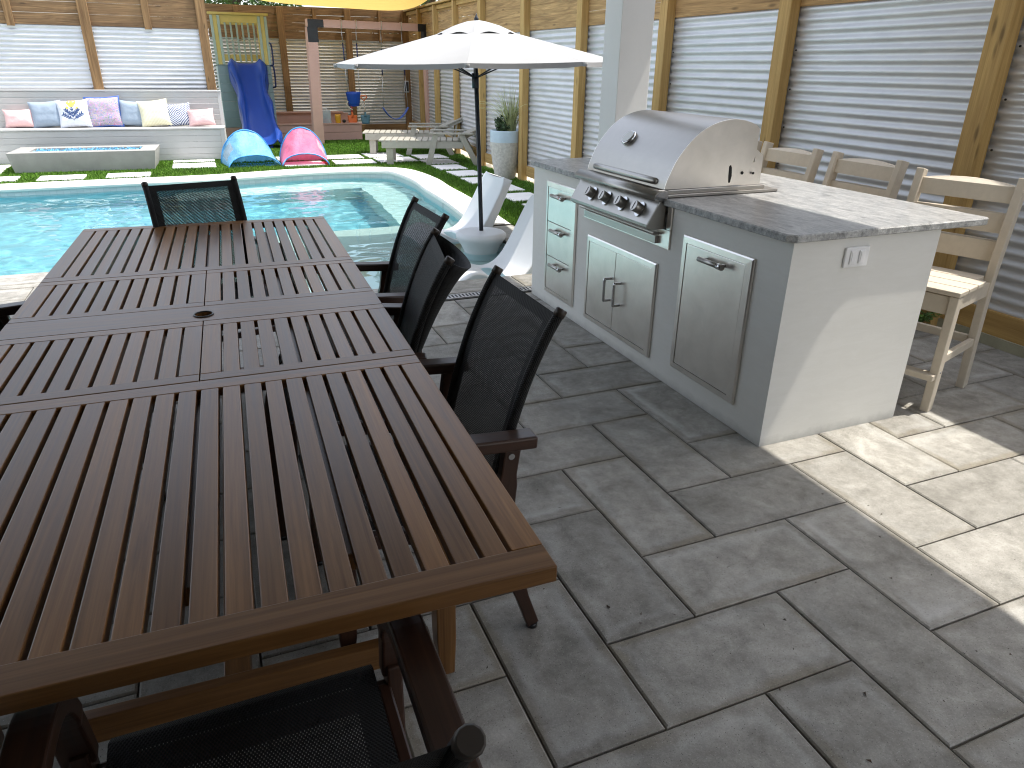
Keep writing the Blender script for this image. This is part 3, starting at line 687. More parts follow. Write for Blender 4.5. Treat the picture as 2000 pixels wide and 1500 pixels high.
def leaf(x0, x1, y0, y1):
    m = MB(); r = .046
    m.box(x0, x1, y0, y0 + r, TH - .024, TH); m.box(x0, x1, y1 - r, y1, TH - .024, TH)
    e0 = .056 if x0 < -1 else .05; e1 = .056 if x1 > -.1 else .05
    m.box(x0, x0 + e0, y0 + r, y1 - r, TH - .024, TH); m.box(x1 - e1, x1, y0 + r, y1 - r, TH - .024, TH)
    slats(m, x0 + e0 + .002, x1 - e1 - .002, y0 + r, y1 - r); m.build('butterfly_leaf', 'table', TB, .0022)
end_panel(0, .977, True); end_panel(2.103, TL, False)
MID = -TW / 2
for x0, x1 in ((-TW, MID - .0012), (MID + .0012, 0)):
    leaf(x0, x1, .9795, 1.470); leaf(x0, x1, 1.630, 2.1005)
# centre board with umbrella hole
m = MB(); hole = [(MID + .027 * cos(a), 1.535 + .027 * sin(a)) for a in [2 * pi * k / 24 for k in range(24)]]
for yy, o in ((TH, 1), (TH - .024, 0)): m.fill([(-TW, 1.4725), (0, 1.4725), (0, 1.6275), (-TW, 1.6275)], [hole], yy)
for f in range(len(m.f)):
    m.uv[f] = [(m.v[i].x, m.v[i].y) for i in m.f[f]]
k = len(m.v)
for lp in ([(-TW, 1.4725), (0, 1.4725), (0, 1.6275), (-TW, 1.6275)], hole[::-1]):
    n = len(lp)
    for i in range(n):
        a, b_ = lp[i], lp[(i + 1) % n]; k = len(m.v)
        m.v += [Vector((*a, TH - .024)), Vector((*b_, TH - .024)), Vector((*b_, TH)), Vector((*a, TH))]; m.face([k, k + 1, k + 2, k + 3], [(a[0], 0), (b_[0], 0), (b_[0], .02), (a[0], .02)])
m.build('centre_board', 'table', TB)
MB().tube([(MID + .029 * cos(a), 1.535 + .029 * sin(a), TH + .001) for a in [2 * pi * k / 24 for k in range(24)]], .003, 6, closed=True).build('umbrella_hole_ring', 'black', TB)
for xx in (-.10, -TW + .10): MB().box(xx - .014, xx + .014, .175, TL - .175, TH - .10, TH - .026).build('apron', 'table', TB, .003)
for xx in (-.30, -TW + .30, MID): MB().box(xx - .02, xx + .02, .177, TL - .177, TH - .062, TH - .026).build('slide_rail', 'table', TB, .003)
for xx in (-.055, -TW + .055):
    for yy in (.55, TL - .55):
        g = MB(); s_ = 1 if xx > -.5 else -1
        g.sweep([(xx, yy, TH - .102), (xx, yy, .30), (xx, yy, .12), (xx, yy, .0)], [.05, .05, .05, .042], [.07, .07, .06, .045], (1, 0, 0)); g.build('leg', 'table', TB, .004)
for yy in (.55, TL - .55): MB().box(-TW + .095, -.095, yy - .016, yy + .016, .075, .15).build('stretcher', 'table', TB, .003)
MB().box(MID - .03, MID + .03, .568, TL - .568, .08, .14).build('stretcher', 'table', TB, .003)

# ------------------------------------------------------------------ sling chairs
def bez(pts, k=6): return catmull([(p[0], p[1], p[2]) for p in pts], k)
BACK = [(-.155, .395), (-.175, .46), (-.20, .56), (-.222, .64), (-.262, .76), (-.312, .87), (-.345, .925)]
def back_at(v):
    t = v * (len(BACK) - 1); i = min(int(t), len(BACK) - 2); f = t - i
    g = lambda j: Vector((0, *BACK[max(0, min(len(BACK) - 1, j))])); a, b_, c, d = g(i - 1), g(i), g(i + 1), g(i + 2)
    return .5 * ((2 * b_) + (c - a) * f + (2 * a - 5 * b_ + 4 * c - d) * f * f + (3 * b_ - a - 3 * c + d) * f ** 3)
def make_chair(label):
    t = thing('sling_chair', label, 'chair', (0, 0, 0), 0, 'sling chairs round the dining table')
    HW = .212
    for s_ in (-1, 1):
        p = MB().tube([Vector((s_ * HW, 0, 0)) + back_at(v / 14) for v in range(15)], .0135, 10, flat=1.0)
        po = p.build('back_post', 'slingedge', t)
        e = Vector((s_ * HW, 0, 0)) + back_at(1); dd = (back_at(1) - back_at(.93)).normalized()
        MB().tube([e - dd * .006, e + dd * .012, e + dd * .015], [.0150, .0150, .0125], 12).build('post_cap', 'cap', po)
        # arm: flat board that bends down into the front leg
        ap = bez([(s_ * .262, -.262, .622), (s_ * .262, -.16, .628), (s_ * .262, 0, .640), (s_ * .262, .12, .640), (s_ * .262, .185, .610), (s_ * .262, .222, .54), (s_ * .260, .236, .44)], 5)
        MB().sweep(ap, [.058] * (len(ap) - 6) + [.052] * 6, .034, (1, 0, 0)).build('armrest', 'chairwood', t, .006, seg=3)
        lg = bez([(s_ * .256, .232, .47), (s_ * .256, .236, .30), (s_ * .256, .245, .14), (s_ * .256, .252, .012)], 4)
        lo = MB().sweep(lg, .028, [.05] * 5 + [.044] * 4 + [.036] * 4, (1, 0, 0)).build('leg', 'chairwood', t, .004)
        MB().cyl((s_ * .256, .252, 0), (s_ * .256, .252, .014), .017).build('foot_glide', 'black', lo)
        rl = bez([(s_ * .256, -.205, .612), (s_ * .256, -.190, .50), (s_ * .256, -.185, .40), (s_ * .256, -.205, .24), (s_ * .256, -.275, .012)], 4)
        lo = MB().sweep(rl, .028, [.044] * 4 + [.055] * 6 + [.046] * 4 + [.036] * 3, (1, 0, 0)).build('leg', 'chairwood', t, .004)
        MB().cyl((s_ * .256, -.275, 0), (s_ * .256, -.275, .014), .017).build('foot_glide', 'black', lo)
        bo = MB().cyl((s_ * .268, -.198, .585), (s_ * .273, -.198, .585), .0085).build('bolt', 'chrome', lo)
        MB().sweep([(s_ * .235, .222, .405), (s_ * .235, 0, .385), (s_ * .235, -.175, .385)], .024, .045, (1, 0, 0)).build('side_rail', 'chairwood', t, .004)
    MB().box(-.245, .245, .222, .246, .365, .412).build('front_rail', 'chairwood', t, .005)
    MB().box(-.245, .245, -.188, -.166, .345, .39).build('rear_rail', 'chairwood', t, .004)
    MB().box(-.245, .245, -.012, .012, .19, .222).build('stretcher', 'chairwood', t, .004)
    W = HW + .012
    def bfn(u, v):
        p = back_at(.02 + .97 * v); sag = -.012 * (1 - (2 * u - 1) ** 2) * sin(pi * min(1, v * 1.15)); return Vector(((2 * u - 1) * W, p.y + .004 + sag, p.z))
    def panel(name, fn, lu, lv, bd):
        m = MB(); nu, nv = 16, 20; bu = bd / lu; bv = bd / lv
        us = [0, bu / 2, bu] + [bu + (1 - 2 * bu) * k / (nu - 4) for k in range(1, nu - 4)] + [1 - bu, 1 - bu / 2, 1]
        vs = [0, bv / 2, bv] + [bv + (1 - 2 * bv) * k / (nv - 4) for k in range(1, nv - 4)] + [1 - bv, 1 - bv / 2, 1]
        b = 0
        for v in vs:
            for u in us: m.v.append(fn(u, v))
        n = len(us)
        for j in range(len(vs) - 1):
            for i in range(n - 1):
                m.cur = 0 if (2 <= i < n - 3 and 2 <= j < len(vs) - 3) else 1
                q = [(i, j), (i + 1, j), (i + 1, j + 1), (i, j + 1)]
                m.face([jj * n + ii for ii, jj in q], [(us[ii] * lu, vs[jj] * lv) for ii, jj in q], True)
        m.cur = 0; return m.build(name, ['sling', 'sling_hem_m'], t)
    panel('backrest', bfn, 2 * W, .57, .056)
    def sfn(u, v):
        y = -.175 + .455 * v; return Vector(((2 * u - 1) * .224, y, .405 + .034 * v - .018 * sin(pi * v) * (1 - .5 * (2 * u - 1) ** 2) - (.018 if v > .985 else 0)))
    panel('seat', sfn, .448, .41, .045)
    return t
MT['sling_hem_m'] = MT['slingedge']
ch = make_chair('black mesh sling chair nearest the grill island, arm end showing beside the table corner')
ch.location = (.405, 1.705, 0); ch.rotation_euler = (0, 0, rad(90))
c2 = dup(ch, (.352, 2.345, 0), rad(79), 'black mesh sling chair turned askew with a loose fold of mesh sagging behind')
MTf = MB()
def flap(u, v):
    a = pi * u; x = -.214 * cos(a); p = back_at(.40 + .58 * v); bul = .085 * sin(a) * (.35 + .65 * v); return Vector((x, p.y - .012 - bul, p.z - .05 * sin(a) * v))
MTf.grid(flap, 18, 10, True, (.45, .3)).build('loose_fold', 'slingedge', c2, thick=.004)
dup(ch, (.50, 2.945, 0), rad(91), 'black mesh sling chair farthest along the island side of the table, nearest the pool')
dup(ch, (-.007, 3.684, 0), rad(193), 'black mesh sling chair at the far head of the table, backed by pool water')
dup(ch, (-.07, .775, 0), rad(0), 'black mesh sling chair at the near end of the table, lowest in the picture')
dup(ch, (-.585, 2.80, 0), rad(-90), 'sling chair on the pool-deck side of the table showing only its dark armrest')

# ------------------------------------------------------------------ outdoor kitchen island
X0, Y0_, Y1_, W_ = 2.018, 2.061, 4.473, .785
isl_ = thing('kitchen_island', 'grey white stucco outdoor kitchen island with stone counter and steel doors', 'outdoor kitchen', (X0, Y0_, 0))
LY = Y1_ - Y0_; GY0, GY1 = 2.895 - Y0_, 3.715 - Y0_; CT = .915; CB = .884
m = MB()
# body as a ring of walls, open where the grill hangs in
m.prism([(0, 0), (W_, 0), (W_, LY), (0, LY)], 0, .672, 'z')
m.prism([(0, 0), (W_, 0), (W_, GY0), (0, GY0)], .672, CB, 'z'); m.prism([(0, GY1), (W_, GY1), (W_, LY), (0, LY)], .672, CB, 'z')
m.box(.66, W_, GY0, GY1, .672, CB)
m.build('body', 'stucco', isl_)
R_ = .266; ov = .034; ch_ = .03
ctop = [(-ov + ch_, -.018), (W_ + R_ - .02, -.018), (W_ + R_, -.006), (W_ + R_, LY + .017), (-ov + ch_, LY + .017), (-ov, LY + .017 - ch_), (-ov, GY1 - .0), (.64, GY1), (.64, GY0), (-ov, GY0), (-ov, -.018 + ch_)]
m = MB(); b_ = 0; n = len(ctop)
for z, ins in ((CB, .004), (CB + .004, 0), (CT - .005, 0), (CT, .005)):
    cx = [Vector(p) for p in ctop]
    for i, p in enumerate(cx):
        a = (cx[i] - cx[i - 1]).normalized(); c = (cx[(i + 1) % n] - cx[i]).normalized(); nn = (Vector((-a.y, a.x)) + Vector((-c.y, c.x))); nn.normalize()
        q = p + nn * ins; m.v.append(Vector((q.x, q.y, z)))
m.cur = 1
for l in range(3):
    # subdivide the edge a little so its broken face catches light unevenly
    for i in range(n): j = (i + 1) % n; m.face([l * n + i, l * n + j, (l + 1) * n + j, (l + 1) * n + i])
m.cur = 0
bm_ = MB().fill([tuple(m.v[3 * n + i][:2]) for i in range(n)], [], CT); o_ = len(m.v); m.v += bm_.v
for f in bm_.f: m.face([o_ + i for i in f])
bm_ = MB().fill([tuple(m.v[i][:2]) for i in range(n)], [], CB); o_ = len(m.v); m.v += bm_.v
for f in bm_.f: m.face([o_ + i for i in f][::-1])
m.build('countertop', ['granite', 'granite_edge'], isl_)
def frame(y0, y1, z0, z1, iy0, iy1, iz0, iz1, name):
    m = MB(); xo = -.014; ch2 = .004
    def ringq(a, b_):
        k = len(m.v)
        for (p0, p1, q0, q1, x) in (a, b_): m.v.extend([Vector((x, p0, q0)), Vector((x, p1, q0)), Vector((x, p1, q1)), Vector((x, p0, q1))])
        for i in range(4): j = (i + 1) % 4; m.face([k + i, k + 4 + i, k + 4 + j, k + j])
    ringq((y0, y1, z0, z1, -.001), (y0, y1, z0, z1, -.010)); ringq((y0, y1, z0, z1, -.010), (y0 + .006, y1 - .006, z0 + .006, z1 - .006, xo))
    ringq((y0 + .006, y1 - .006, z0 + .006, z1 - .006, xo), (iy0, iy1, iz0, iz1, xo - .001)); ringq((iy0, iy1, iz0, iz1, xo - .001), (iy0, iy1, iz0, iz1, -.0015))
    o = m.build(name, 'steelv', isl_, fixn=True); k = MB(); k.v = [Vector((-.0022, iy0, iz0)), Vector((-.0022, iy1, iz0)), Vector((-.0022, iy1, iz1)), Vector((-.0022, iy0, iz1))]; k.face([3, 2, 1, 0])
    k.build('recess', 'darksteel', o); return o
def front(name, y0, y1, z0, z1):
    return MB().box(-.0125, -.003, y0, y1, z0, z1).build(name, 'steelv', isl_, .0015)
def bar_handle(par, y0, y1, z):
    g = MB(); ym = (y0 + y1) / 2; g.tube([(-.043, y0, z), (-.043, y1, z)], .0115, 14)
    g.cyl((-.0125, y0 + .022, z), (-.043, y0 + .022, z), .008); g.cyl((-.0125, y1 - .022, z), (-.043, y1 - .022, z), .008)
    o = g.build('handle', 'steel', par)
    MB().cyl((-.043, y0 - .002, z), (-.043, y0 + .030, z), .0135).build('handle_cap', 'chrome', par); return o
Yl = lambda y: y - Y0_
frame(Yl(3.829), Yl(4.247), .09, .817, Yl(3.880), Yl(4.219), .118, .783, 'drawer_frame')
for z0, z1 in ((.566, .781), (.343, .562), (.120, .339)):
    d_ = front('drawer', Yl(3.883), Yl(4.216), z0, z1)
    bar_handle(d_, Yl(3.955), Yl(4.115), z1 - .040)
frame(Yl(2.938), Yl(3.668), .083, .587, Yl(2.976), Yl(3.640), .110, .556, 'door_frame')
for y0, y1, hy in ((2.979, 3.328, 3.262), (3.332, 3.637, 3.368)):
    d_ = front('door', Yl(y0), Yl(y1), .113, .553)
    g = MB(); h = Yl(hy)
    pp = [(-.0125, h, .275), (-.045, h, .275), (-.052, h, .283), (-.052, h, .392), (-.045, h, .400), (-.0125, h, .400)]
    g.tube([p for p in catmull(pp, 3)], .0075, 12); g.build('handle', 'chrome', d_)
frame(Yl(2.251), Yl(2.742), .117, .775, Yl(2.293), Yl(2.709), .146, .743, 'pull_out_frame')
d_ = front('pull_out_door', Yl(2.296), Yl(2.706), .149, .740); bar_handle(d_, Yl(2.405), Yl(2.570), .704)
# outlet on the end wall
oc = MB().box(.262, .386, -.012, -.001, .763, .845).build('outlet_cover', 'white', isl_, .004)
for q in (0, 1):
    xx = .284 + q * .047
    MB().box(xx, xx + .030, -.0175, -.012, .777, .832).build('outlet_flap', 'white', oc, .003)
    MB().box(xx + .006, xx + .012, -.0195, -.0172, .785, .826).build('flap_rib', 'white', oc)

# ------------------------------------------------------------------ built-in grill
gr = thing('gas_grill', 'stainless steel four burner gas grill with curved hood set in the island', 'grill', (X0, Y0_, 0))
g0, g1 = 2.925 - Y0_, 3.700 - Y0_
hood = [(-.018, .952), (-.010, .985), (.005, 1.02), (.032, 1.075), (.068, 1.125), (.115, 1.175), (.165, 1.213), (.22, 1.240), (.28, 1.257), (.34, 1.264), (.40, 1.258), (.445, 1.247), (.480, 1.234)]
H = [(p.x, p.z) for p in catmull([(a, 0, b_) for a, b_ in hood], 4)]
m = MB(); k0 = 0
for a in (g0 + .004, g1 - .004):
    for x, z in H: m.v.append(Vector((x, a, z)))
n = len(H)
for i in range(n - 1): m.face([i, n + i, n + i + 1, i + 1], None, True)
hd = m.build('hood', 'steel', gr, fixn=False)
for a in (g0, g1 - .0):
    s_ = 1 if a == g0 else -1
    poly = [(x, z) for x, z in H] + [(.503, 1.215), (.500, 1.10), (.487, 1.055), (.455, 1.01), (.40, .975), (.345, .952)]
    MB().prism(poly, a, a + s_ * .004, 'y').build('hood_side', 'steelv', hd, .001, fixn=True)
m = MB(); 
m.v = [Vector((.480, g0, 1.234)), Vector((.480, g1, 1.234)), Vector((.503, g1, 1.215)), Vector((.503, g0, 1.215)), Vector((.495, g0, 1.06)), Vector((.495, g1, 1.06))]
m.face([0, 1, 2, 3]); m.face([3, 2, 5, 4]); m.build('hood_back', 'steelv', hd)
# pressed handle bulge along the lid
m = MB(); hp = H[3]; 
m.tube([(-.006, g0 + .075, .978), (-.016, g0 + .09, .980), (-.018, g0 + .2, .980), (-.018, g1 - .2, .980), (-.016, g1 - .09, .980), (-.006, g1 - .075, .978)], [.012, .0165, .017, .017, .0165, .012], 12)
m.build('lid_handle', 'steel', hd)
# thermometer
nrm = Vector((-.72, 0, .69)).normalized(); c = Vector((.078, 3.425 - Y0_, 1.135)); 
g = MB().tube([c - nrm * .012, c + nrm * .018, c + nrm * .021], [.044, .044, .039], 28).build('thermometer', 'chrome', hd)
MB().tube([c + nrm * .0205, c + nrm * .0225], [.036, .036], 28).build('dial', 'white', g)
# fixed firebox side, slot, pivot
for a in (g0 + .0085, g1 - .0125):
    MB().prism([(.30, .952), (.34, 1.0), (.44, 1.12), (.512, 1.118), (.553, 1.088), (.556, .952)], a, a + .004, 'y').build('firebox_side', 'steelv', gr, .001)
sl_ = [(.352, .968), (.362, .968), (.367, 1.0), (.362, 1.04), (.354, 1.053), (.345, 1.045), (.348, 1.0)]
MB().prism(sl_, g0 - .0012, g0 - .0004, 'y').build('vent_slot', 'darksteel', hd)
for xx, zz, rr in ((.428, 1.012, .008), (.497, 1.008, .006)): MB().cyl((xx, g0 - .003, zz), (xx, g0 + .002, zz), rr).build('pivot_bolt', 'darksteel', hd)
MB().box(-.035, .645, g0 - .028, g1 + .012, .9165, .930).build('base_flange', 'steel', gr, .002)
MB().box(.0, .575, g0 - .008, g1 + .004, .930, .949).build('firebox_rim', 'steel', gr, .003)
# rolled front rail
rr_ = [(-.058 + .031 * cos(a), .925 + .026 * sin(a)) for a in [rad(d) for d in range(-60, 241, 20)]] + [(-.01, .905), (-.01, .948)]
rr_ = [(-.012, .948), (-.05, .951), (-.070, .945), (-.084, .932), (-.087, .918), (-.078, .905), (-.055, .902), (-.012, .902)]
RR = [(p.x, p.z) for p in catmull([(a, 0, b_) for a, b_ in rr_], 4)]
MB().prism(RR, g0 - .028, g1 + .018, 'y', True).build('front_roll', 'steel', gr, fixn=True)
for a in (g0 - .029, ): MB().prism([(-.015, .945), (-.05, .947), (-.079, .931), (-.082, .918), (-.055, .905), (-.015, .904)], a - .001, a + .001, 'y').build('roll_end', 'chrome', gr)
# sloped control panel
cpn = [(-.012, .902), (-.050, .902), (-.112, .795), (-.110, .778), (-.096, .768), (-.012, .768)]
MB().prism(cpn, g0 - .022, g1 + .012, 'y').build('control_panel', 'steel', gr, .004, fixn=True)
kn = Vector((-.107, 0, .062)).normalized()
for y in (3.498, 3.343, 3.178, 3.016):
    c = Vector((-.083, y - Y0_, .847)); o = MB()
    b_ = MB(); k = 24; t1 = Vector((0, 1, 0)); t2 = kn.cross(t1)
    loop = []
    for q in range(k):
        a = 2 * pi * q / k; loop.append(c + t1 * (.030 * cos(a)) + t2 * (.038 * sin(a) * (1 if sin(a) > 0 else 1.0)))
    base_n = len(b_.v); b_.v += [p - kn * .002 for p in loop] + [p + kn * .007 for p in loop]
    for q in range(k): b_.face([q, (q + 1) % k, k + (q + 1) % k, k + q])
    b_.face([k + q for q in range(k)]); bz = b_.build('knob_bezel', 'chrome', gr, fixn=True)
    kb = MB().tube([c, c + kn * .012, c + kn * .044, c + kn * .047], [.0255, .026, .027, .0245], 22).build('knob', 'steel', gr)
    MB().beam(c + kn * .0475 - t2 * .019, c + kn * .0475 + t2 * .019, .0035, .002, upv=kn).build('pointer', 'darksteel', kb)
# lower flange and drip tray
MB().box(-.010, -.001, g0 - .07, g1 + .030, .676, .768).build('lower_flange', 'steelv', gr, .002)
MB().box(-.030, -.010, g0 + .02, g1 - .01, .690, .728).build('drip_tray', 'steel', gr, .002)
MB().prism([(-.010, .748), (-.048, .752), (-.052, .744), (-.046, .736), (-.010, .734)], g0 + .012, g1 + .018, 'y').build('tray_handle', 'steel', gr, .002)
MB().box(-.010, -.001, g0 - .07, g0 - .034, .769, .880).build('side_trim', 'steelv', gr, .002)

# ------------------------------------------------------------------ bar stools
def make_stool(label):
    t = thing('bar_stool', label, 'bar stool', (0, 0, 0), 0, 'tan bar stools along the island counter')
    hw = .225          # faces +Y locally, origin under the seat centre
    for s_ in (-1, 1):
        MB().beam((s_ * hw, .20, 0), (s_ * hw, .20, .565), .038, .055, upv=(0, 1, 0)).build('leg', 'tan', t, .004)
        pth = [(s_ * hw, -.245, 0), (s_ * hw, -.215, .30), (s_ * hw, -.205, .58), (s_ * hw, -.235, .80), (s_ * hw, -.285, 1.035)]
        MB().sweep(catmull(pth, 5), .038, .058, (1, 0, 0)).build('leg', 'tan', t, .004)
        MB().box(s_ * hw - .012, s_ * hw + .012, -.185, .175, .495, .565).build('side_rail', 'tan', t, .003)
        MB().box(s_ * hw - .012, s_ * hw + .012, -.205, .18, .235, .275).build('stretcher', 'tan', t, .003)
        MB().cyl((s_ * (hw + .0175), .20, .20), (s_ * (hw + .021), .20, .20), .006).build('screw', 'chrome', t)
    MB().box(-hw + .019, hw - .019, .188, .214, .475, .560).build('front_rail', 'tan', t, .003)
    MB().box(-hw - .012, hw + .012, .205, .262, .165, .195).build('footrest', 'tan', t, .004)
    MB().box(-hw + .02, hw - .02, -.215, -.19, .245, .285).build('stretcher', 'tan', t, .003)
    for k in range(4):
        y = .232 - k * .108; MB().box(-hw - .022 if k < 3 else -hw + .02, hw + .022 if k < 3 else hw - .02, y - .101, y, .567, .589).build('seat_slat', 'tan', t, .004)
    for z0, z1, arch in ((.655, .745, 0), (.785, .872, 0), (.922, 1.012, .018)):
        zm = (z0 + z1) / 2; y = -.205 - (zm - .58) * .16
        top = [(-hw + .016 + (2 * hw - .032) * k / 14, z1 - arch + arch * (1 - (2 * k / 14 - 1) ** 2) + .004) for k in range(15)]
        poly = [(-hw + .016, z0), (hw - .016, z0)] + top[::-1]
        mm = MB(); n = len(poly)
        tl = .16
        for yy in (-.012, .012):
            for u, z in poly: mm.v.append(Vector((u, -.205 - (z - .58) * tl - .028 * (1 - (u / hw) ** 2) + yy, z)))
        for i in range(n): j = (i + 1) % n; mm.face([i, j, n + j, n + i])
        # strips across so that the bent slat stays smooth
        top_i = list(range(2, n))
        mm.face(list(range(n))[::-1]); mm.face([n + i for i in range(n)])
        mm.build('back_slat', 'tan', t, .002, fixn=True)
    return t
st1 = make_stool('tan ladder back bar stool nearest the open end of the island counter')
st1.location = (3.235, 2.33, 0); st1.rotation_euler = (0, 0, rad(98))
dup(st1, (3.23, 3.13, 0), rad(91), 'tan ladder back bar stool second from the open counter end, only its back showing')
dup(st1, (3.23, 3.75, 0), rad(90), 'tan ladder back bar stool half hidden beside the grill hood')
dup(st1, (3.23, 4.31, 0), rad(90), 'tan bar stool behind the grill with one back post tip showing')
st1.location = (3.14, 2.34, 0); st1.rotation_euler = (0, 0, rad(108))
# ------------------------------------------------------------------ umbrella, in-pool furniture
UX, UY = 2.255, 6.25
um = thing('patio_umbrella', 'open white market umbrella on a dark pole standing in the pool', 'umbrella', (UX, UY, -.24))
def U(z): return z + .24
MB().tube([(.035, 0, U(.03)), (.02, 0, U(.6)), (-.02, 0, U(1.80))], .0195, 14).build('pole', 'pole', um)
MB().tube([(-.012, 0, U(1.30)), (-.0145, 0, U(1.42))], .03, 14).build('hub', 'pole', um)
cx_ = .0; RC = 1.205; th0 = rad(22); zE, zT = U(1.505), U(1.775)
cor = [(cx_ + RC * cos(th0 + k * pi / 4), RC * sin(th0 + k * pi / 4)) for k in range(8)]
tilt = lambda x: .022 * x
m = MB(); m2 = MB(); ri = .23
for k in range(8):
    a = Vector((*cor[k], 0)); b_ = Vector((*cor[(k + 1) % 8], 0)); c = Vector((cx_, 0, 0))
    def pf(u, v):
        e = a.lerp(b_, u); q = .20 + .80 * v; p = c.lerp(e, q); p = p - (e - c).normalized() * (.055 * q * (4 * u * (1 - u)))
        z = zT + (zE - zT) * ((q - .1) / .9) - .007 * q * 4 * u * (1 - u) + tilt(p.x)
        return Vector((p.x, p.y, z))
    m.grid(pf, 8, 8, True); m2.grid(lambda u, v: pf(u, 1.0) + Vector((0, 0, -.036 * v * (1 if .04 < u < .96 else .75))), 8, 1, True)
cv = m.build('canopy', 'canopy', um); m2.build('valance', 'canopy', cv)
m = MB()
for k in range(8):
    a = Vector((*cor[k], 0)); b_ = Vector((*cor[(k + 1) % 8], 0)); c = Vector((cx_, 0, 0))
    def vf(u, v):
        e = a.lerp(b_, u); q = .015 + (.292 - .03 * (4 * u * (1 - u))) * v; p = c.lerp(e, q)
        z = zT + .048 - .118 * (v ** 1.5) + .024 * (4 * u * (1 - u)) ** 2 * v ** 2; return Vector((p.x, p.y, z + tilt(p.x) + .004 * mnoise.noise(Vector((p.x * 14, p.y * 14, 0)))))
    m.grid(vf, 8, 6, True)
m.build('vent_cap', 'canopy', um)
MB().lathe([(.012, zT + .04), (.019, zT + .052), (.02, zT + .062), (.012, zT + .072), (.006, zT + .09), (.002, zT + .10)], (cx_, 0, 0), 14).build('finial', 'pole', um)
for k in range(8):
    e = Vector((*cor[k], zE + tilt(cor[k][0]) - .012)); c = Vector((cx_, 0, zT - .03))
    rb = MB().tube([c, c.lerp(e, .5) + Vector((0, 0, .004)), e], .0075, 6).build('rib', 'pole', um)
    MB().tube([(-.01, 0, U(1.38)), tuple(c.lerp(e, .48) - Vector((0, 0, .012)))], .006, 6).build('strut', 'pole', rb)
    MB().tube([e - Vector((0, 0, .02)), e + Vector((0, 0, .008))], [.016, .02], 8).build('tip_pocket', 'canopy', rb)
tb = thing('pool_side_table', 'round white flared side table in the water holding the umbrella pole', 'side table', (2.275, 6.22, -.30))
MB().lathe([(.02, .372), (.19, .372), (.215, .368), (.233, .352), (.236, .33), (.225, .305), (.190, .255), (.165, .21), (.150, .165), (.148, .13), (.16, .095), (.19, .06), (.205, .03), (.205, 0)], (0, 0, 0), 40).build('table_body', 'resin', tb)
def lounger_profile():
    return [(-.02, .02), (.03, .10), (.10, .20), (.20, .275), (.28, .290), (.36, .262), (.45, .215), (.54, .195), (.63, .215), (.71, .275), (.78, .37), (.85, .49), (.92, .62), (1.0, .775)]
def pool_lounger(label, loc, rz):
    t = thing('pool_lounger', label, 'pool lounger', loc, rz, 'white moulded loungers on the pool ledge')
    top = [(p.x, p.z) for p in catmull([(a, 0, b_) for a, b_ in lounger_profile()], 4)]
    bot = [(1.06, .748), (.985, .58), (.915, .43), (.855, .31), (.815, .18), (.80, .02), (.78, .0), (.64, .0), (.58, .05), (.47, .12), (.36, .17), (.28, .19), (.2, .172), (.13, .125), (.08, .055), (.05, .0)]
    bt = [(p.x, p.z) for p in catmull([(a, 0, b_) for a, b_ in bot], 3)]
    m = MB(); W2 = .29; n = len(top)
    def row(y, dz): return [Vector((x, y, z + dz)) for x, z in top]
    # the seat is slightly dished, with rounded side lips
    ys = [(-W2, -.012), (-W2 + .012, 0), (-W2 + .05, -.002), (-W2 + .10, -.016), (0, -.022), (W2 - .10, -.016), (W2 - .05, -.002), (W2 - .012, 0), (W2, -.012)]
    for y, dz in ys: m.v += [Vector((p.x, p.y * (1 - .16 * max(0, (i / (n - 1) - .90) / .10) ** 3), p.z)) for i, p in enumerate(row(y, dz))]
    for r in range(len(ys) - 1):
        for i in range(n - 1): m.face([r * n + i, r * n + i + 1, (r + 1) * n + i + 1, (r + 1) * n + i], None, True)
    k = len(m.v); nb = len(bt)
    for y in (-W2, W2): m.v += [Vector((x, y, z)) for x, z in bt]
    for i in range(nb - 1): m.face([k + i, k + i + 1, k + nb + i + 1, k + nb + i], None, True)
    m.face([n - 1, k, k + nb, (len(ys) - 1) * n + n - 1]); m.face([0, (len(ys) - 1) * n, k + 2 * nb - 1, k + nb - 1])
    m.face(list(range(n)) + [k + i for i in range(nb)]); e = (len(ys) - 1) * n
    m.face([e + i for i in range(n)][::-1] + [k + nb + i for i in range(nb)][::-1])
    m.build('shell', 'resin', t, fixn=True); return t
pool_lounger('white moulded pool lounger on the far side of the umbrella table', (1.70, 6.92, -.30), rad(2))
pool_lounger('white moulded pool lounger nearest the patio, partly behind the kitchen island', (1.565, 5.40, -.30), rad(3))
# ------------------------------------------------------------------ planter
pl = thing('planter', 'tall tapered stone planter with pale blue rim by the fence', 'planter', (3.96, 9.80, 0))
MB().lathe([(.135, 0), (.148, .02), (.185, .22), (.212, .42), (.218, .50)], (0, 0, 0), 36, cap=False).build('body', 'pot', pl)
MB().lathe([(.2185, .50), (.2185, .64), (.214, .655), (.198, .655), (.195, .60), (.02, .595)], (0, 0, 0), 36, cap=False).build('rim', 'potrim', pl)
gp = thing('ornamental_grass', 'wispy pale ornamental grass growing in the tall planter', 'plant', (4.02, 9.77, .6))
m = MB()
for k in range(220):
    a = random.random() * 6.28; L = random.uniform(.30, .72); sp_ = random.uniform(.02, .30) if random.random() < .7 else random.uniform(.3, .62); r0 = random.random() * .07
    px_, py_ = r0 * cos(a), r0 * sin(a); pts = []
    for q in range(7):
        f = q / 6; pts.append(Vector((px_ + cos(a) * sp_ * f ** 1.8 * L * 1.5, py_ + sin(a) * sp_ * f ** 1.8 * L * 1.5, L * (f - .38 * sp_ * 2 * f ** 3))))
    m.tube(pts, [.0032, .0032, .003, .0028, .0022, .0016, .0008], 3, caps=False)
m.build('blades', 'grassblade', gp)
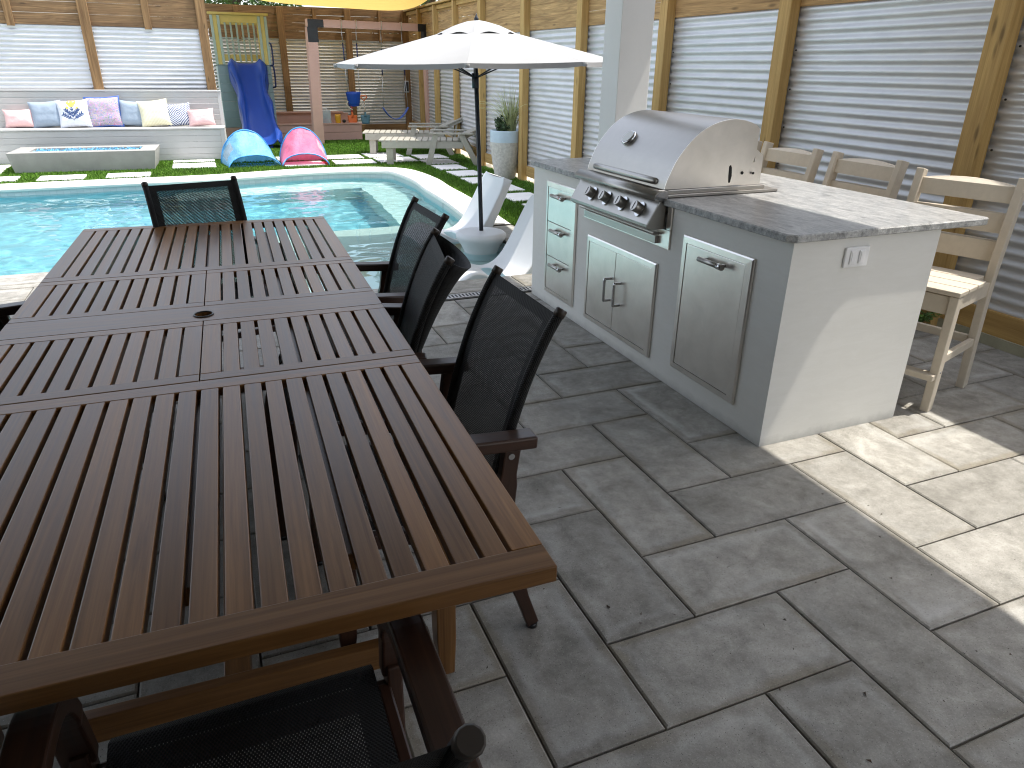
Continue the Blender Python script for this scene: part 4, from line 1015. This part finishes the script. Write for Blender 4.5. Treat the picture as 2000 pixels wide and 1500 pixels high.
def leaf_cloud(m, c, r, n, ls, squash=1.0, core=.25):
    for _ in range(n):
        while True:
            p = Vector((random.uniform(-1, 1), random.uniform(-1, 1), random.uniform(-1, 1)))
            if core < p.length < 1: break
        p = Vector((p.x * r, p.y * r, p.z * r * squash)) + Vector(c)
        d = Vector((random.gauss(0, 1), random.gauss(0, 1), random.gauss(.2, .8))).normalized(); s_ = d.orthogonal().normalized(); s_.rotate(Matrix.Rotation(random.random() * 6.28, 3, d)); l = ls * random.uniform(.6, 1.3)
        k = len(m.v); m.v += [p - d * l * .5, p + s_ * l * .22, p + d * l * .5, p - s_ * l * .22]; m.f.append([k, k + 1, k + 2, k + 3]); m.uv.append([(0, 0)] * 4); m.sm.append(False); m.mi.append(0)
sh = thing('shrub', 'small dark green bushy shrub growing in the tall planter', 'plant', (3.87, 9.76, .6))
m = MB()
for k in range(14):
    a = k * 2.4; r = .02 + .10 * ((k * .37) % 1); h = .10 + .16 * ((k * .61) % 1)
    m.tube([(0, 0, 0), (r * .5 * cos(a), r * .5 * sin(a), h * .5), (r * cos(a), r * sin(a), h)], .004, 4)
    for q in range(6): leaf_cloud(m, (r * cos(a) * (.3 + .7 * q / 5), r * sin(a) * (.3 + .7 * q / 5), h * (.25 + .75 * q / 5)), .036, 9, .045)
m.build('leaves', 'shrub', sh)
# ------------------------------------------------------------------ chaise lounges
def chaise(label, loc, rz):
    t = thing('chaise_lounge', label, 'chaise lounge', loc, rz, 'grey slatted chaise lounges on the turf')
    hw = .30   # feet towards -x, head +x
    for s_ in (-1, 1):
        MB().box(0, 1.30, s_ * hw - .014, s_ * hw + .014, .255, .355).build('side_rail', 'greytan', t, .004)
        for xx in (.12,): MB().box(xx - .055, xx + .055, s_ * (hw - .028) - .014, s_ * (hw - .028) + .014, 0, .255).build('leg', 'greytan', t, .004)
        MB().beam((.74, s_ * (hw + .028), 0), (.86, s_ * (hw + .028), .47), .09, .026, upv=(0, 1, 0)).build('leg', 'greytan', t, .004)
        MB().beam((1.52, s_ * (hw + .028), 0), (1.26, s_ * (hw + .028), .47), .09, .026, upv=(0, 1, 0)).build('leg', 'greytan', t, .004)
        MB().box(.76, 1.46, s_ * (hw + .035) - .045, s_ * (hw + .035) + .045, .472, .496).build('armrest', 'greytan', t, .006)
        MB().beam((1.22, s_ * (hw - .06), .37), (2.04, s_ * (hw - .06), .735), .03, .045, upv=(0, 0, 1)).build('back_rail', 'greytan', t, .003)
    for k in range(13):
        x = -.045 + k * .098; MB().box(x, x + .085, -hw - .012 if k < 12 else -hw + .02, hw + .012 if k < 12 else hw - .02, .357, .377).build('slat', 'greytan', t, .003)
    for k in range(6):
        y = -hw + .045 + k * .094; MB().beam((1.22, y + .022, .408), (2.12, y + .022, .800 + .012 * (1 - abs(k - 2.5) / 2.5)), .082, .018, upv=(0, 0, 1)).build('back_slat', 'greytan', t, .003)
    MB().box(.02, .045, -hw + .014, hw - .014, .255, .335).build('end_rail', 'greytan', t, .003)
    MB().box(1.40, 1.43, -hw, hw, .12, .17).build('cross_rail', 'greytan', t, .003)
    MB().beam((1.62, -hw + .09, .58), (1.55, -hw + .09, .10), .03, .03).build('prop', 'greytan', t, .003)
    MB().beam((1.62, hw - .09, .58), (1.55, hw - .09, .10), .03, .03).build('prop', 'greytan', t, .003)
    return t
chaise('grey slatted chaise lounge nearer the pool, its back reclined toward the fence', (2.72, 12.05, 0), rad(-18))
chaise('grey slatted chaise lounge farther from the pool, behind the other one', (2.74, 13.45, 0), rad(-16))
# ------------------------------------------------------------------ bench with pillows
BR = rad(-3.6)
bn = thing('garden_bench', 'long white painted plank bench with high back along the fence', 'bench', (.36, 13.20, 0), BR)
BL = 4.4
m = MB()
for k in range(5):
    z = .005 + k * .094; m.box(-BL, -.07, .004, .020, z, z + .0915)
m.box(-.068, 0, -.004, .022, 0, .475); m.build('front_panel', 'benchpaint', bn, .002)
MB().box(-BL, .004, -.012, .50, .476, .500).build('seat', 'benchpaint', bn, .004)
m = MB()
for k in range(6):
    z = .502 + k * .086; m.beam((-BL, .505 + (z - .5) * .11, z + .041), (-.055, .505 + (z - .5) * .11, z + .041), .016, .0825, upv=(0, -.11, 1))
m.beam((-.027, .498, .502), (-.027, .56, 1.02), .054, .02, upv=(0, 1, 0)); m.build('back_panel', 'benchpaint', bn, .002)
MB().box(-BL, .004, .535, .70, 1.02, 1.045).build('top_rail', 'benchpaint', bn, .004)
MB().prism([(.022, 0), (.68, 0), (.66, 1.02), (.57, 1.02), (.505, .476), (.022, .476)], -.018, -.001, 'x').build('end_panel', 'benchpaint', bn)
for k in range(4): MB().box(-BL + .3 + k * 1.2, -BL + .34 + k * 1.2, .03, .47, .0, .475).build('bearer', 'benchpaint', bn)
CB_, SB_ = cos(BR), sin(BR)
def pillow(label, u, wd, ht, mat, tilt=-.28, roll=0.0, dz=0.0, th=.085, yaw=0.0, off=0.0, extra=None):
    # u = distance left of the bench's right end
    x = .36 - u * CB_ - (.36 - off) * SB_; y = 13.20 - u * SB_ + (.36 - off) * CB_
    t = thing('throw_pillow', label, 'pillow', (x, y, .502 + dz)); t.rotation_euler = (tilt, roll, BR + yaw); t['group'] = 'throw pillows on the white bench'
    def sf(u_, v_, s_):
        a = 2 * u_ - 1; b_ = 2 * v_ - 1; pin = 1 - .10 * (1 - b_ * b_) * 0 
        ex = a * (1 - .085 * (1 - b_ * b_)); ez = b_ * (1 - .085 * (1 - a * a))
        h = ((1 - a ** 4) * (1 - b_ ** 4)) ** .55 * th * (1 + .10 * mnoise.noise(Vector((a * 2.2 + u * 5, b_ * 2.2, s_ * 3))))
        wr = .006 * mnoise.noise(Vector((a * 7 + u, b_ * 5, s_))) * (1 - a * a)
        return Vector((ex * wd / 2, s_ * h + wr, (ez + 1) * ht / 2))
    m = MB(); m.grid(lambda a, b_: sf(a, b_, -1), 16, 14, True); m.grid(lambda a, b_: sf(1 - a, b_, 1), 16, 14, True)
    m.build('cover', mat, t)
    if extra == 'trim':
        pts = [sf(q / 12, 0, 0) for q in range(13)] + [sf(1, q / 12, 0) for q in range(1, 13)] + [sf(1 - q / 12, 1, 0) for q in range(1, 13)] + [sf(0, 1 - q / 12, 0) for q in range(1, 12)]
        MB().tube([p for p in pts], .012, 6, closed=True).build('fringe', 'pil_trim', t)
    if extra == 'motif':
        def onp(a, b_): p = sf(a, b_, -1); return Vector((p.x, p.y - .003, p.z))
        my = MB(); mb = MB()
        def blob(mm, a, b_, la, lb, ang, nseg=10, lf=False):
            c = len(mm.v); mm.v.append(onp(a, b_))
            for q in range(nseg):
                th_ = 2 * pi * q / nseg; ex, ey = la * cos(th_), lb * sin(th_) * (1 if not lf else (1 - .3 * cos(th_)))
                mm.v.append(onp(a + ex * cos(ang) - ey * sin(ang), b_ + (ex * sin(ang) + ey * cos(ang)) * wd / ht))
            for q in range(nseg): mm.face([c, c + 1 + q, c + 1 + (q + 1) % nseg])
        for a, b_, r in ((.46, .86, .07), (.54, .86, .07), (.50, .79, .075), (.40, .68, .035), (.62, .66, .035)): blob(my, .5 + (a - .5) * 1.5, .5 + (b_ - .5) * 1.1, r * 1.4, r * 1.4, 0)
        for (a0, b0, ang, L) in ((.5, .20, 90, .52), (.5, .24, 145, .36), (.5, .24, 35, .36), (.5, .36, 128, .32), (.5, .36, 52, .32)):
            g = rad(ang); blob(mb, a0 + cos(g) * L / 2, b0 + sin(g) * L / 2, L / 2, .014, g, 8)
            for q in range(4):
                f = .3 + .23 * q
                for sd in (-1, 1): blob(mb, a0 + cos(g) * L * f + cos(g + sd * .8) * .035, b0 + sin(g) * L * f + sin(g + sd * .8) * .035, .062, .024, g + sd * .8, 8, True)
        my.build('flower_motif', 'motif_y', t, fixn=False); mb.build('leaf_motif', 'motif_b', t, fixn=False)
    return t
ux = lambda p: (430 - p) / 131.5
pillow('small pink pillow at the left end of the row, beside a blue grey one', ux(40), .44, .28, 'pil_pink', roll=-.03, yaw=-.1)
pillow('plain blue grey pillow between the pink one and the flower one', ux(92), .46, .40, 'pil_blue', -.24, -.06, off=.02)
pillow('white pillow with yellow flower and navy leaf motif', ux(143), .46, .42, 'pil_white', -.26, -.05, off=.08, extra='motif')
pillow('large blue trimmed paisley pillow in the middle of the row', ux(198), .50, .46, 'pil_pais', -.24, -.04, off=.03, extra='trim')
pillow('plain blue grey pillow between the paisley one and the cream one', ux(250), .42, .40, 'pil_blue', -.22, .08, off=.0)
pillow('cream striped pillow tilted against its neighbours', ux(296), .46, .42, 'pil_cream', -.26, -.10, off=.08)
pillow('navy and white pillow with concentric diamond pattern', ux(342), .40, .36, 'pil_geo', -.26, -.08, off=.03)
pillow('small pink pillow at the right end of the row, beside the diamond patterned one', ux(386), .42, .28, 'pil_pink', -.32, -.06, off=.10)
# fire table
ft = thing('fire_table', 'low grey concrete fire table filled with blue glass before the bench', 'fire table', (-1.62, 12.24, 0), rad(-2.2))
FL, FD, FH = .95, .88, .27
m = MB()
def fr(x): return x
pb = [(-FL + .03, 0), (FL - .04, 0), (FL, FH), (-FL, FH)]
m.v = [Vector((-FL + .05, .03, 0)), Vector((FL - .05, .03, 0)), Vector((FL, 0, FH)), Vector((-FL, 0, FH)), Vector((-FL + .05, FD - .03, 0)), Vector((FL - .05, FD - .03, 0)), Vector((FL, FD, FH)), Vector((-FL, FD, FH)),
       Vector((-FL + .24, .22, FH)), Vector((FL - .22, .22, FH)), Vector((FL - .22, FD - .24, FH)), Vector((-FL + .24, FD - .24, FH)), Vector((-FL + .24, .22, FH - .06)), Vector((FL - .22, .22, FH - .06)), Vector((FL - .22, FD - .24, FH - .06)), Vector((-FL + .24, FD - .24, FH - .06))]
m.face([0, 1, 2, 3]); m.face([1, 5, 6, 2]); m.face([5, 4, 7, 6]); m.face([4, 0, 3, 7])
for i in range(4): j = (i + 1) % 4; a = [3, 2, 6, 7]; m.face([a[i], a[j], 8 + j, 8 + i]); m.face([8 + i, 8 + j, 12 + j, 12 + i])
m.face([12, 13, 14, 15]); m.build('body', 'concrete', ft)
m = MB()
for k in range(1100):
    p = Vector((random.uniform(-FL + .26, FL - .24), random.uniform(.24, FD - .26), FH - .026 + random.random() * .022)); d = [Vector((random.gauss(0, 1), random.gauss(0, 1), random.gauss(0, 1))).normalized() * .016 for _ in range(4)]
    b_ = len(m.v); m.v += [p + q for q in d]; m.face([b_, b_ + 1, b_ + 2]); m.face([b_, b_ + 2, b_ + 3]); m.face([b_, b_ + 3, b_ + 1]); m.face([b_ + 1, b_ + 3, b_ + 2])
o = m.build('fire_glass', 'glass_bits', ft); o['kind'] = 'stuff'
# ------------------------------------------------------------------ play tents
def tent(name, label, loc, rz, wd, ht, mat, floor, lean, side):
    t = thing('pop_up_tent', label, 'play tent', loc, rz)
    D = .62
    def arch(u, s_=1.0): a = pi * u; x = -cos(a) * wd / 2; z = sin(a) ** 1.12 * ht * s_; return x, z
    def shell(u, v):
        # from the tall rear hoop down to the low front lip
        x, z = arch(u); k = v; lowz = z * (.0 + .36) + 0.0
        zz = z * (1 - k) + lowz * k; zz -= .035 * sin(pi * k) * sin(pi * u); y = D * (1 - k) - lean * (1 - k) * z / ht
        wr = .026 * mnoise.noise(Vector((u * 7, v * 4, wd * 7))) + .016 * mnoise.noise(Vector((u * 22, v * 3, wd))) + .012 * abs(mnoise.noise(Vector((u * 11 + v * 5, v * 9, wd))))
        return Vector((x * (1 - .03 * k), y - wr * 2, max(zz + wr * sin(pi * v), .004)))
    m = MB(); NU, NV = 28, 16
    m.grid(shell, NU, NV, True)
    # netting side window: faces of the outer flank
    fs = []
    for j in range(NV):
        for i in range(NU):
            u = (i + .5) / NU; v = (j + .5) / NV
            e = u if side < 0 else 1 - u
            m.mi[j * NU + i] = 1 if (.09 < e < .30 and .10 < v < .62 and v < .75 - e) else 0
    m.build('canopy', [mat, 'netting'], t)
    MB().tube([shell(q / 24, 0) for q in range(25)], .014, 8).build('hoop', 'piping', t)
    MB().tube([shell(q / 24, 1) for q in range(25)], .010, 8).build('front_piping', 'piping', t)
    m = MB(); fl = [shell(q / 16, 1) for q in range(17)]
    m.grid(lambda u, v: Vector((shell(u, 1).x, .01 + .42 * v, .006 + .01 * sin(9 * u + 4 * v) ** 2 + (0 if v > .1 else .0))), 16, 8, True); m.build('floor', floor, t)
    def back(u, v): p = shell(u, 0); return Vector((p.x, p.y + .02, p.z * v))
    MB().grid(back, 20, 6, True).build('back_panel', mat, t)
    return t
tent('a', 'small light blue pop-up tent on the turf beside the bench', (.70, 12.12, -.01), rad(6), .80, .50, 'tentblue', 'tentdark', .02, -1)
tent('b', 'small pink pop-up tent with blue piping on the turf', (1.46, 12.02, -.01), rad(-4), .74, .53, 'tentpink', 'tentred', .02, 1)
# ------------------------------------------------------------------ play tower and slide
tw = thing('play_tower', 'pale blue and yellow wooden play tower with railing', 'play tower', (.98, 16.2, 0))
TWX = .50
m = MB()
for k in range(7): m.box(-TWX, TWX, 0, .025, .27 + k * .165, .27 + k * .165 + .162)
m.build('front_wall', 'bluegrey', tw, .003)
m = MB()
for sx in (-1, 1):
    for k in range(7): m.box(sx * (TWX - .012) - .012, sx * (TWX - .012) + .012, .028, .95, .27 + k * .165, .27 + k * .165 + .162)
m.build('side_wall', 'bluegrey', tw, .003)
MB().box(-TWX, TWX, -.002, .023, .0, .265).build('base_board', 'pink', tw, .003)
MB().box(-TWX, TWX, .03, .95, 1.40, 1.43).build('platform', 'sage', tw, .003)
for sx in (-1, 1):
    MB().box(sx * .43 - .035, sx * .43 + .035, -.03, .03, 1.432, 2.30).build('post', 'yellow', tw, .004)
    for dx in (-.062, .062): MB().box(sx * .43 + dx - .024, sx * .43 + dx + .024, -.045, -.012, 1.43, 2.29).build('trim_board', 'sage', tw, .004)
    MB().box(sx * .43 - .035, sx * .43 + .035, .90, .96, 1.432, 2.30).build('post', 'yellow', tw, .004)
MB().box(-.55, .55, -.05, .08, 2.302, 2.345).build('top_beam', 'yellow', tw, .004)
MB().box(-.38, .38, -.02, .02, 2.17, 2.298).build('rail', 'yellow', tw, .004)
MB().box(-.39, .39, .915, .945, 1.50, 1.62).build('rail', 'yellow', tw, .004); MB().box(-.39, .39, .915, .945, 2.17, 2.30).build('rail', 'yellow', tw, .004)
for k in range(7): x = -.33 + k * .11; MB().box(x - .018, x + .018, .895, .913, 1.48, 2.30).build('baluster', 'sage', tw, .003)
for z0, dx in ((1.43, .0), (1.03, .04)):
    MB().tube(catmull([(TWX + .0, -.02, z0 + .40), (TWX + .035, -.06, z0 + .385), (TWX + .05, -.06, z0 + .30), (TWX + .05, -.06, z0 + .06), (TWX + .035, -.06, z0 + .0), (TWX, -.02, z0 - .01)], 4), .016, 8).build('grab_handle', 'navy', tw)
sd_ = thing('slide', 'wavy royal blue plastic slide on the front of the play tower', 'slide', (.98, 16.2, 0))
spine = catmull([(0, .02, 1.44), (0, -.10, 1.38), (0, -.30, 1.12), (0, -.55, .86), (0, -.78, .62), (0, -1.02, .34), (0, -1.25, .13), (0, -1.55, .06)], 5)
ns = len(spine)
def sl_f(u, v):
    i = v * (ns - 1); a = int(min(i, ns - 2)); p = spine[a].lerp(spine[a + 1], i - a); t_ = (spine[a + 1] - spine[a]).normalized(); nn = Vector((0, -t_.z, t_.y)); nn = nn if nn.z > 0 else -nn
    q = 2 * u - 1; hw = .245 + .028 * sin(v * 9.5 + .6); lip = .15 * (1 - .35 * sin(v * 9.5 + 1.2) ** 2)
    sx = .06 * v
    if abs(q) > .86: k = (abs(q) - .86) / .14; xo = (hw + (.04 + .05 * sin(v * 9.5) ** 2) * k) * (1 if q > 0 else -1); h = lip - (.05 + .04 * sin(v * 11) ** 2) * k
    else: xo = q / .86 * hw; h = lip * abs(q / .86) ** 4
    return p + Vector((xo + sx + .04, 0, 0)) + nn * (h + .01)
MB().grid(sl_f, 26, ns - 1, True).build('chute', 'slide', sd_, thick=.014)
m = MB()
for sgn in (0.0, 1.0): m.grid(lambda u, v: (lambda p: Vector((p.x, p.y + .01, p.z * (1 - u) + max(p.z - .18 - .12 * sin(v * pi), 0.0) * u)))(sl_f(sgn, v)), 4, ns - 1, True)
m.build('skirt', 'slide', sd_, thick=.01)
MB().box(-.16, .24, -1.50, -1.40, 0, .055).build('foot', 'slide', sd_, .01)
# ------------------------------------------------------------------ swing set
sw = thing('swing_set', 'pink wooden swing frame with black steel corner brackets', 'swing set', (2.2, 15.35, 0))
def rel(x, y, z): return (x - 2.2, y - 15.35, z)
bx0, bx1 = 2.13, 4.70
by = lambda x: 15.35 + (x - 2.15) * .21
def bm(x0, x1, z0, z1, name, mat, par, wd=.12, off=0.0):
    d = Vector((1, .21, 0)).normalized(); n_ = Vector((d.y, -d.x, 0)); a = Vector(rel(x0, by(x0), (z0 + z1) / 2)) + n_ * off; b_ = Vector(rel(x1, by(x1), (z0 + z1) / 2)) + n_ * off
    return MB().beam(a, b_, wd, z1 - z0).build(name, mat, par, .005)
bm(bx0, bx1, 2.10, 2.24, 'beam', 'pink', sw)
def leg(x, dx):
    d = Vector((1, .21, 0)).normalized(); n_ = Vector((d.y, -d.x, 0))
    MB().beam(Vector(rel(x + dx, by(x + dx), 0)), Vector(rel(x, by(x), 2.098)), .20, .12, upv=n_).build('leg', 'pink', sw, .005)
leg(2.215, -.06); leg(4.63, .04)
for s0, s1, v0, v1 in ((2.135, 2.44, 2.135, 2.30), (4.40, 4.69, 4.545, 4.69)):
    b_ = bm(s0, s1, 2.10, 2.237, 'bracket', 'blackbr', sw, .128)
    d = Vector((1, .21, 0)).normalized(); n_ = Vector((d.y, -d.x, 0)); xm = (v0 + v1) / 2
    MB().beam(Vector(rel(xm, by(xm), 1.84)), Vector(rel(xm, by(xm), 2.105)), v1 - v0 + .04, .128, upv=n_).build('bracket_leg', 'blackbr', b_, .005)
def rope(t, x, x2, z0, name='rope'):
    p0 = Vector((x, by(x), 2.26)); p1 = Vector((x2, by(x) - .02, z0)); L = t.location
    for f0, f1, r, mt in ((.0, .10, .008, 'rope'), (.10, .32, .006, 'chain'), (.32, .62, .013, 'navy'), (.62, 1, .006, 'chain')):
        o = MB().tube([p0.lerp(p1, f0) - L, p0.lerp(p1, f1) - L], r, 6).build('chain' if mt == 'chain' else 'rope' if mt == 'rope' else 'grip_sleeve', mt, t)
    MB().tube([(x - L.x, by(x) - .075 - L.y, 2.10 - L.z), (x - L.x, by(x) - .075 - L.y, 2.25 - L.z), (x - L.x, by(x) + .075 - L.y, 2.25 - L.z), (x - L.x, by(x) + .075 - L.y, 2.10 - L.z)], .008, 6, closed=True).build('rope_wrap', 'rope', t)
bk = thing('toddler_swing', 'royal blue bucket swing seat hanging from the pink frame', 'swing', (2.95, by(2.95), .70))
rope(bk, 2.80, 2.83, .96); rope(bk, 3.10, 3.08, .96)
m = MB()
def bkf(u, v):
    a = 2 * pi * u; r = .145 * (.72 + .28 * v); zz = .26 * v
    return Vector((r * cos(a), r * .85 * sin(a), zz + .0))
m.grid(bkf, 20, 5, True, closed_u=True); m.lathe([(.104, 0), (.05, -.01), (.0, -.012)], (0, 0, 0), 20, cap=False)
m.build('bucket', 'slide', bk, thick=.012)
for s_ in (-1, 1): MB().tube(catmull([(s_ * .125, -.05, .09), (s_ * .16, -.06, .02), (s_ * .10, -.07, -.05), (s_ * .05, -.05, -.07)], 3), .013, 6).build('leg_loop', 'rope', bk)
bs = thing('belt_swing', 'curved blue belt swing seat hanging at the right of the frame', 'swing', (3.85, by(3.85), .42))
rope(bs, 3.62, 3.58, .66); rope(bs, 4.05, 4.12, .66)
MB().grid(lambda u, v: Vector((-.27 + .54 * u, -.07 + .14 * v, .23 * (2 * u - 1) ** 2 + .0)), 16, 2, True).build('belt', plain('belt_blue', (.05, .12, .45), .45), bs, thick=.012)
# ------------------------------------------------------------------ sandbox and toys
sb = thing('sandbox', 'low pink plank sandbox with raised back against the fence', 'sandbox', (1.42, 16.0, 0))
for k in range(2): MB().box(0, 1.74, 0, .03, .002 + k * .155, .152 + k * .155).build('front_board', 'pink', sb, .004)
MB().box(.03, 1.74, 1.40, 1.43, .0, .46).build('back_board', 'pink', sb, .004)
MB().box(0, 1.62, 1.30, 1.46, .462, .49).build('back_ledge', 'pink', sb, .004)
MB().beam((1.74, .015, .155), (1.86, 1.42, .155), .03, .31, upv=(0, 0, 1)).build('side_board', 'pink', sb, .004)
MB().box(-.03, 0, 0, 1.42, .0, .31).build('side_board', 'pink', sb, .004)
MB().box(0, 1.75, .032, 1.398, .02, .23).build('sand', 'sand', sb)
MB().box(-.02, 1.76, -.02, .14, .312, .335).build('seat_board', 'pink', sb, .004)
def gpos(x, y): return (x, y, .337)
bi = thing('toy_bin', 'clear plastic bin of red and white toys on the sandbox edge', 'toy bin', (2.38, 16.09, .337), 0)
m = MB()
m.prism([(-.17, -.07), (.17, -.07), (.17, .07), (-.17, .07)], 0, .006, 'z')
for a in ((-.17, -.07, .17, -.066), (-.17, .066, .17, .07), (-.17, -.066, -.166, .066), (.166, -.066, .17, .066)): m.box(a[0], a[2], a[1], a[3], .006, .25)
m.build('tub', netting('clear_plastic', (.55, .62, .62)), bi)
for k in range(9):
    x = -.12 + (k % 5) * .06; z = .05 + .055 * (k // 5)
    MB().lathe([(.0, -.035), (.03, -.03), (.036, 0), (.028, .03), (0, .035)], (x, .0 + .02 * (-1) ** k, z), 10, cap=False).build('toy', ['red', 'white', 'black'][k % 3], bi)
MB().tube(catmull([(-.10, 0, .25), (-.09, 0, .285), (.09, 0, .285), (.10, 0, .25)], 4), .007, 6).build('handle', 'white', bi)
cu = thing('toy_cup', 'yellow plastic cup standing on the sandbox edge', 'toy cup', (2.70, 16.08, .337)); MB().lathe([(.05, 0), (.055, .01), (.06, .12), (.062, .165), (.055, .166), (.05, .02), (0, .018)], (0, 0, 0), 20, cap=False).build('cup', 'cup', cu)
tag(MB().lathe([(0, -.035), (.03, -.025), (.04, 0), (.03, .025), (0, .035)], (0, 0, 0), 14, cap=False).build('toy_ball', 'black', None, 0, (2.82, 16.06, .372)), 'small dark ball beside the yellow cup on the sandbox edge', 'ball')
def shovel(label, loc, tilt, hc, sc, bc):
    t = thing('toy_shovel', label, 'toy shovel', loc); t.rotation_euler = (tilt, 0, 0)
    MB().tube([(0, 0, .12), (0, 0, .46)], .013, 8).build('shaft', sc, t)
    m = MB(); m.grid(lambda u, v: Vector(((2 * u - 1) * (.10 - .025 * (1 - v) ** 2), -.02 * (1 - (2 * u - 1) ** 2) + .01, .0 + .18 * v)), 8, 6, True); m.tube([(0, 0, .14), (0, 0, .24)], [.03, .016], 8)
    m.build('blade', bc, t, thick=.008)
    MB().tube([(0, 0, .46), (-.07, 0, .54), (-.055, 0, .56), (.055, 0, .56), (.07, 0, .54)], .012, 8, closed=True).build('grip', hc, t)
shovel('toy shovel with dark grip, red shaft and orange blade in the sandbox', (3.02, 16.13, .300), -.12, 'black', 'red', 'orange')
shovel('toy shovel with orange grip, wooden shaft and teal blade in the sandbox', (3.30, 16.16, .300), -.10, 'orange', 'rope', 'teal')
# ------------------------------------------------------------------ shade sail
sa = thing('shade_sail', 'yellow fabric shade sail stretched above the play corner', 'shade sail', (2.6, 16, 2.8))
P = [Vector((.42, 14.25, 2.95)), Vector((4.75, 15.3, 2.90)), Vector((4.7, 17.80, 3.0)), Vector((.55, 17.66, 3.05))]
def saf(u, v):
    a = P[0].lerp(P[1], u); b_ = P[3].lerp(P[2], u); p = a.lerp(b_, v); e = 4 * u * (1 - u); e2 = 4 * v * (1 - v)
    fl_ = 1 - (2 * u - 1) ** 6
    return p + Vector(((.10 * e2) * (1 - 2 * u), .20 * e * (1 - v) ** 2, -.50 * fl_ * (1 - v) ** 1.5 - .12 * e * e2)) - Vector((2.6, 16, 2.8))
MB().grid(saf, 32, 16, True).build('fabric', 'sail', sa)
for i, q in enumerate(((0, 0), (1, 0), (1, 1), (0, 1))):
    a = saf(*q); c = Vector((0, 0, 0)); d = (Vector((a.x, a.y, 0))).normalized(); MB().tube([a, a + d * .22 + Vector((0, 0, .05))], .006, 6).build('corner_line', 'chain', sa)
# ------------------------------------------------------------------ trees beyond the fence
def tree(label, loc, h, r, n, seed):
    random.seed(seed); t = thing('leafy_tree', label, 'tree', loc)
    tr = MB(); tr.tube(catmull([(0, 0, 0), (.05, .04, h * .25), (-.04, .06, h * .5), (.03, 0, h * .72)], 5), [.16 - .006 * k for k in range(16)], 10)
    cl = []
    for k in range(13):
        a = k * 2.39; hh = h * (.38 + .55 * (k / 12)); rr = r * (.85 - .5 * abs(k / 12 - .35)); e = Vector((rr * cos(a) * .75, rr * sin(a) * .75, hh)); b_ = Vector((0, 0, h * (.28 + .40 * k / 12)))
        tr.tube([b_, b_.lerp(e, .5) + Vector((0, 0, .12)), e], [.05, .032, .012], 6); cl.append((e, rr))
    tr.build('trunk', 'bark', t); m = MB()
    for e, rr in cl:
        for q in range(5):
            c = e + Vector((random.gauss(0, .3) * r * .5, random.gauss(0, .3) * r * .5, random.gauss(0, .25) * r * .45)); leaf_cloud(m, c, r * random.uniform(.16, .32), n // 65, .12, .8, .2)
    m.build('crown', 'leaf', t)
tree('dark green tree rising beyond the far fence corner', (6.1, 20.3, 0), 4.8, 2.0, 15000, 3)
tree('green tree showing above the play tower behind the fence', (1.2, 20.6, 0), 4.9, 1.9, 14000, 5)
random.seed(11)
# weeds and small litter
wd_ = thing('weed_tuft', 'small green weed growing at the fence foot behind the stool', 'weed', (4.02, 2.95, 0))
m = MB()
for k in range(60):
    a = random.random() * 6.28; L = random.uniform(.05, .16); m.tube([(0, 0, 0), (cos(a) * L * .35, sin(a) * L * .35, L * .7), (cos(a) * L * .8, sin(a) * L * .8, L * .75)], [.003, .003, .001], 3, caps=False)
    if k % 2: leaf_cloud(m, (cos(a) * L * .5, sin(a) * L * .5, L * .7), .03, 5, .035)
m.build('leaves', 'weed', wd_)
m = MB()
for k in range(70):
    x = random.uniform(.5, 2.3); y = random.uniform(.5, 2.2) if k % 2 else random.uniform(.6, 1.6); s_ = random.uniform(.002, .0042)
    d = [Vector((random.gauss(0, 1), random.gauss(0, 1), abs(random.gauss(0, .5)))) * s_ for _ in range(4)]; b_ = len(m.v); m.v += [Vector((x, y, .003)) + q for q in d]
    m.face([b_, b_ + 1, b_ + 2]); m.face([b_, b_ + 2, b_ + 3]); m.face([b_, b_ + 3, b_ + 1])
tag(m.build('litter', plain('litter_brown', (.05, .03, .018), .8, isl=.5)), 'tiny brown crumbs of leaf litter scattered on the pavers', 'litter', kind='stuff')
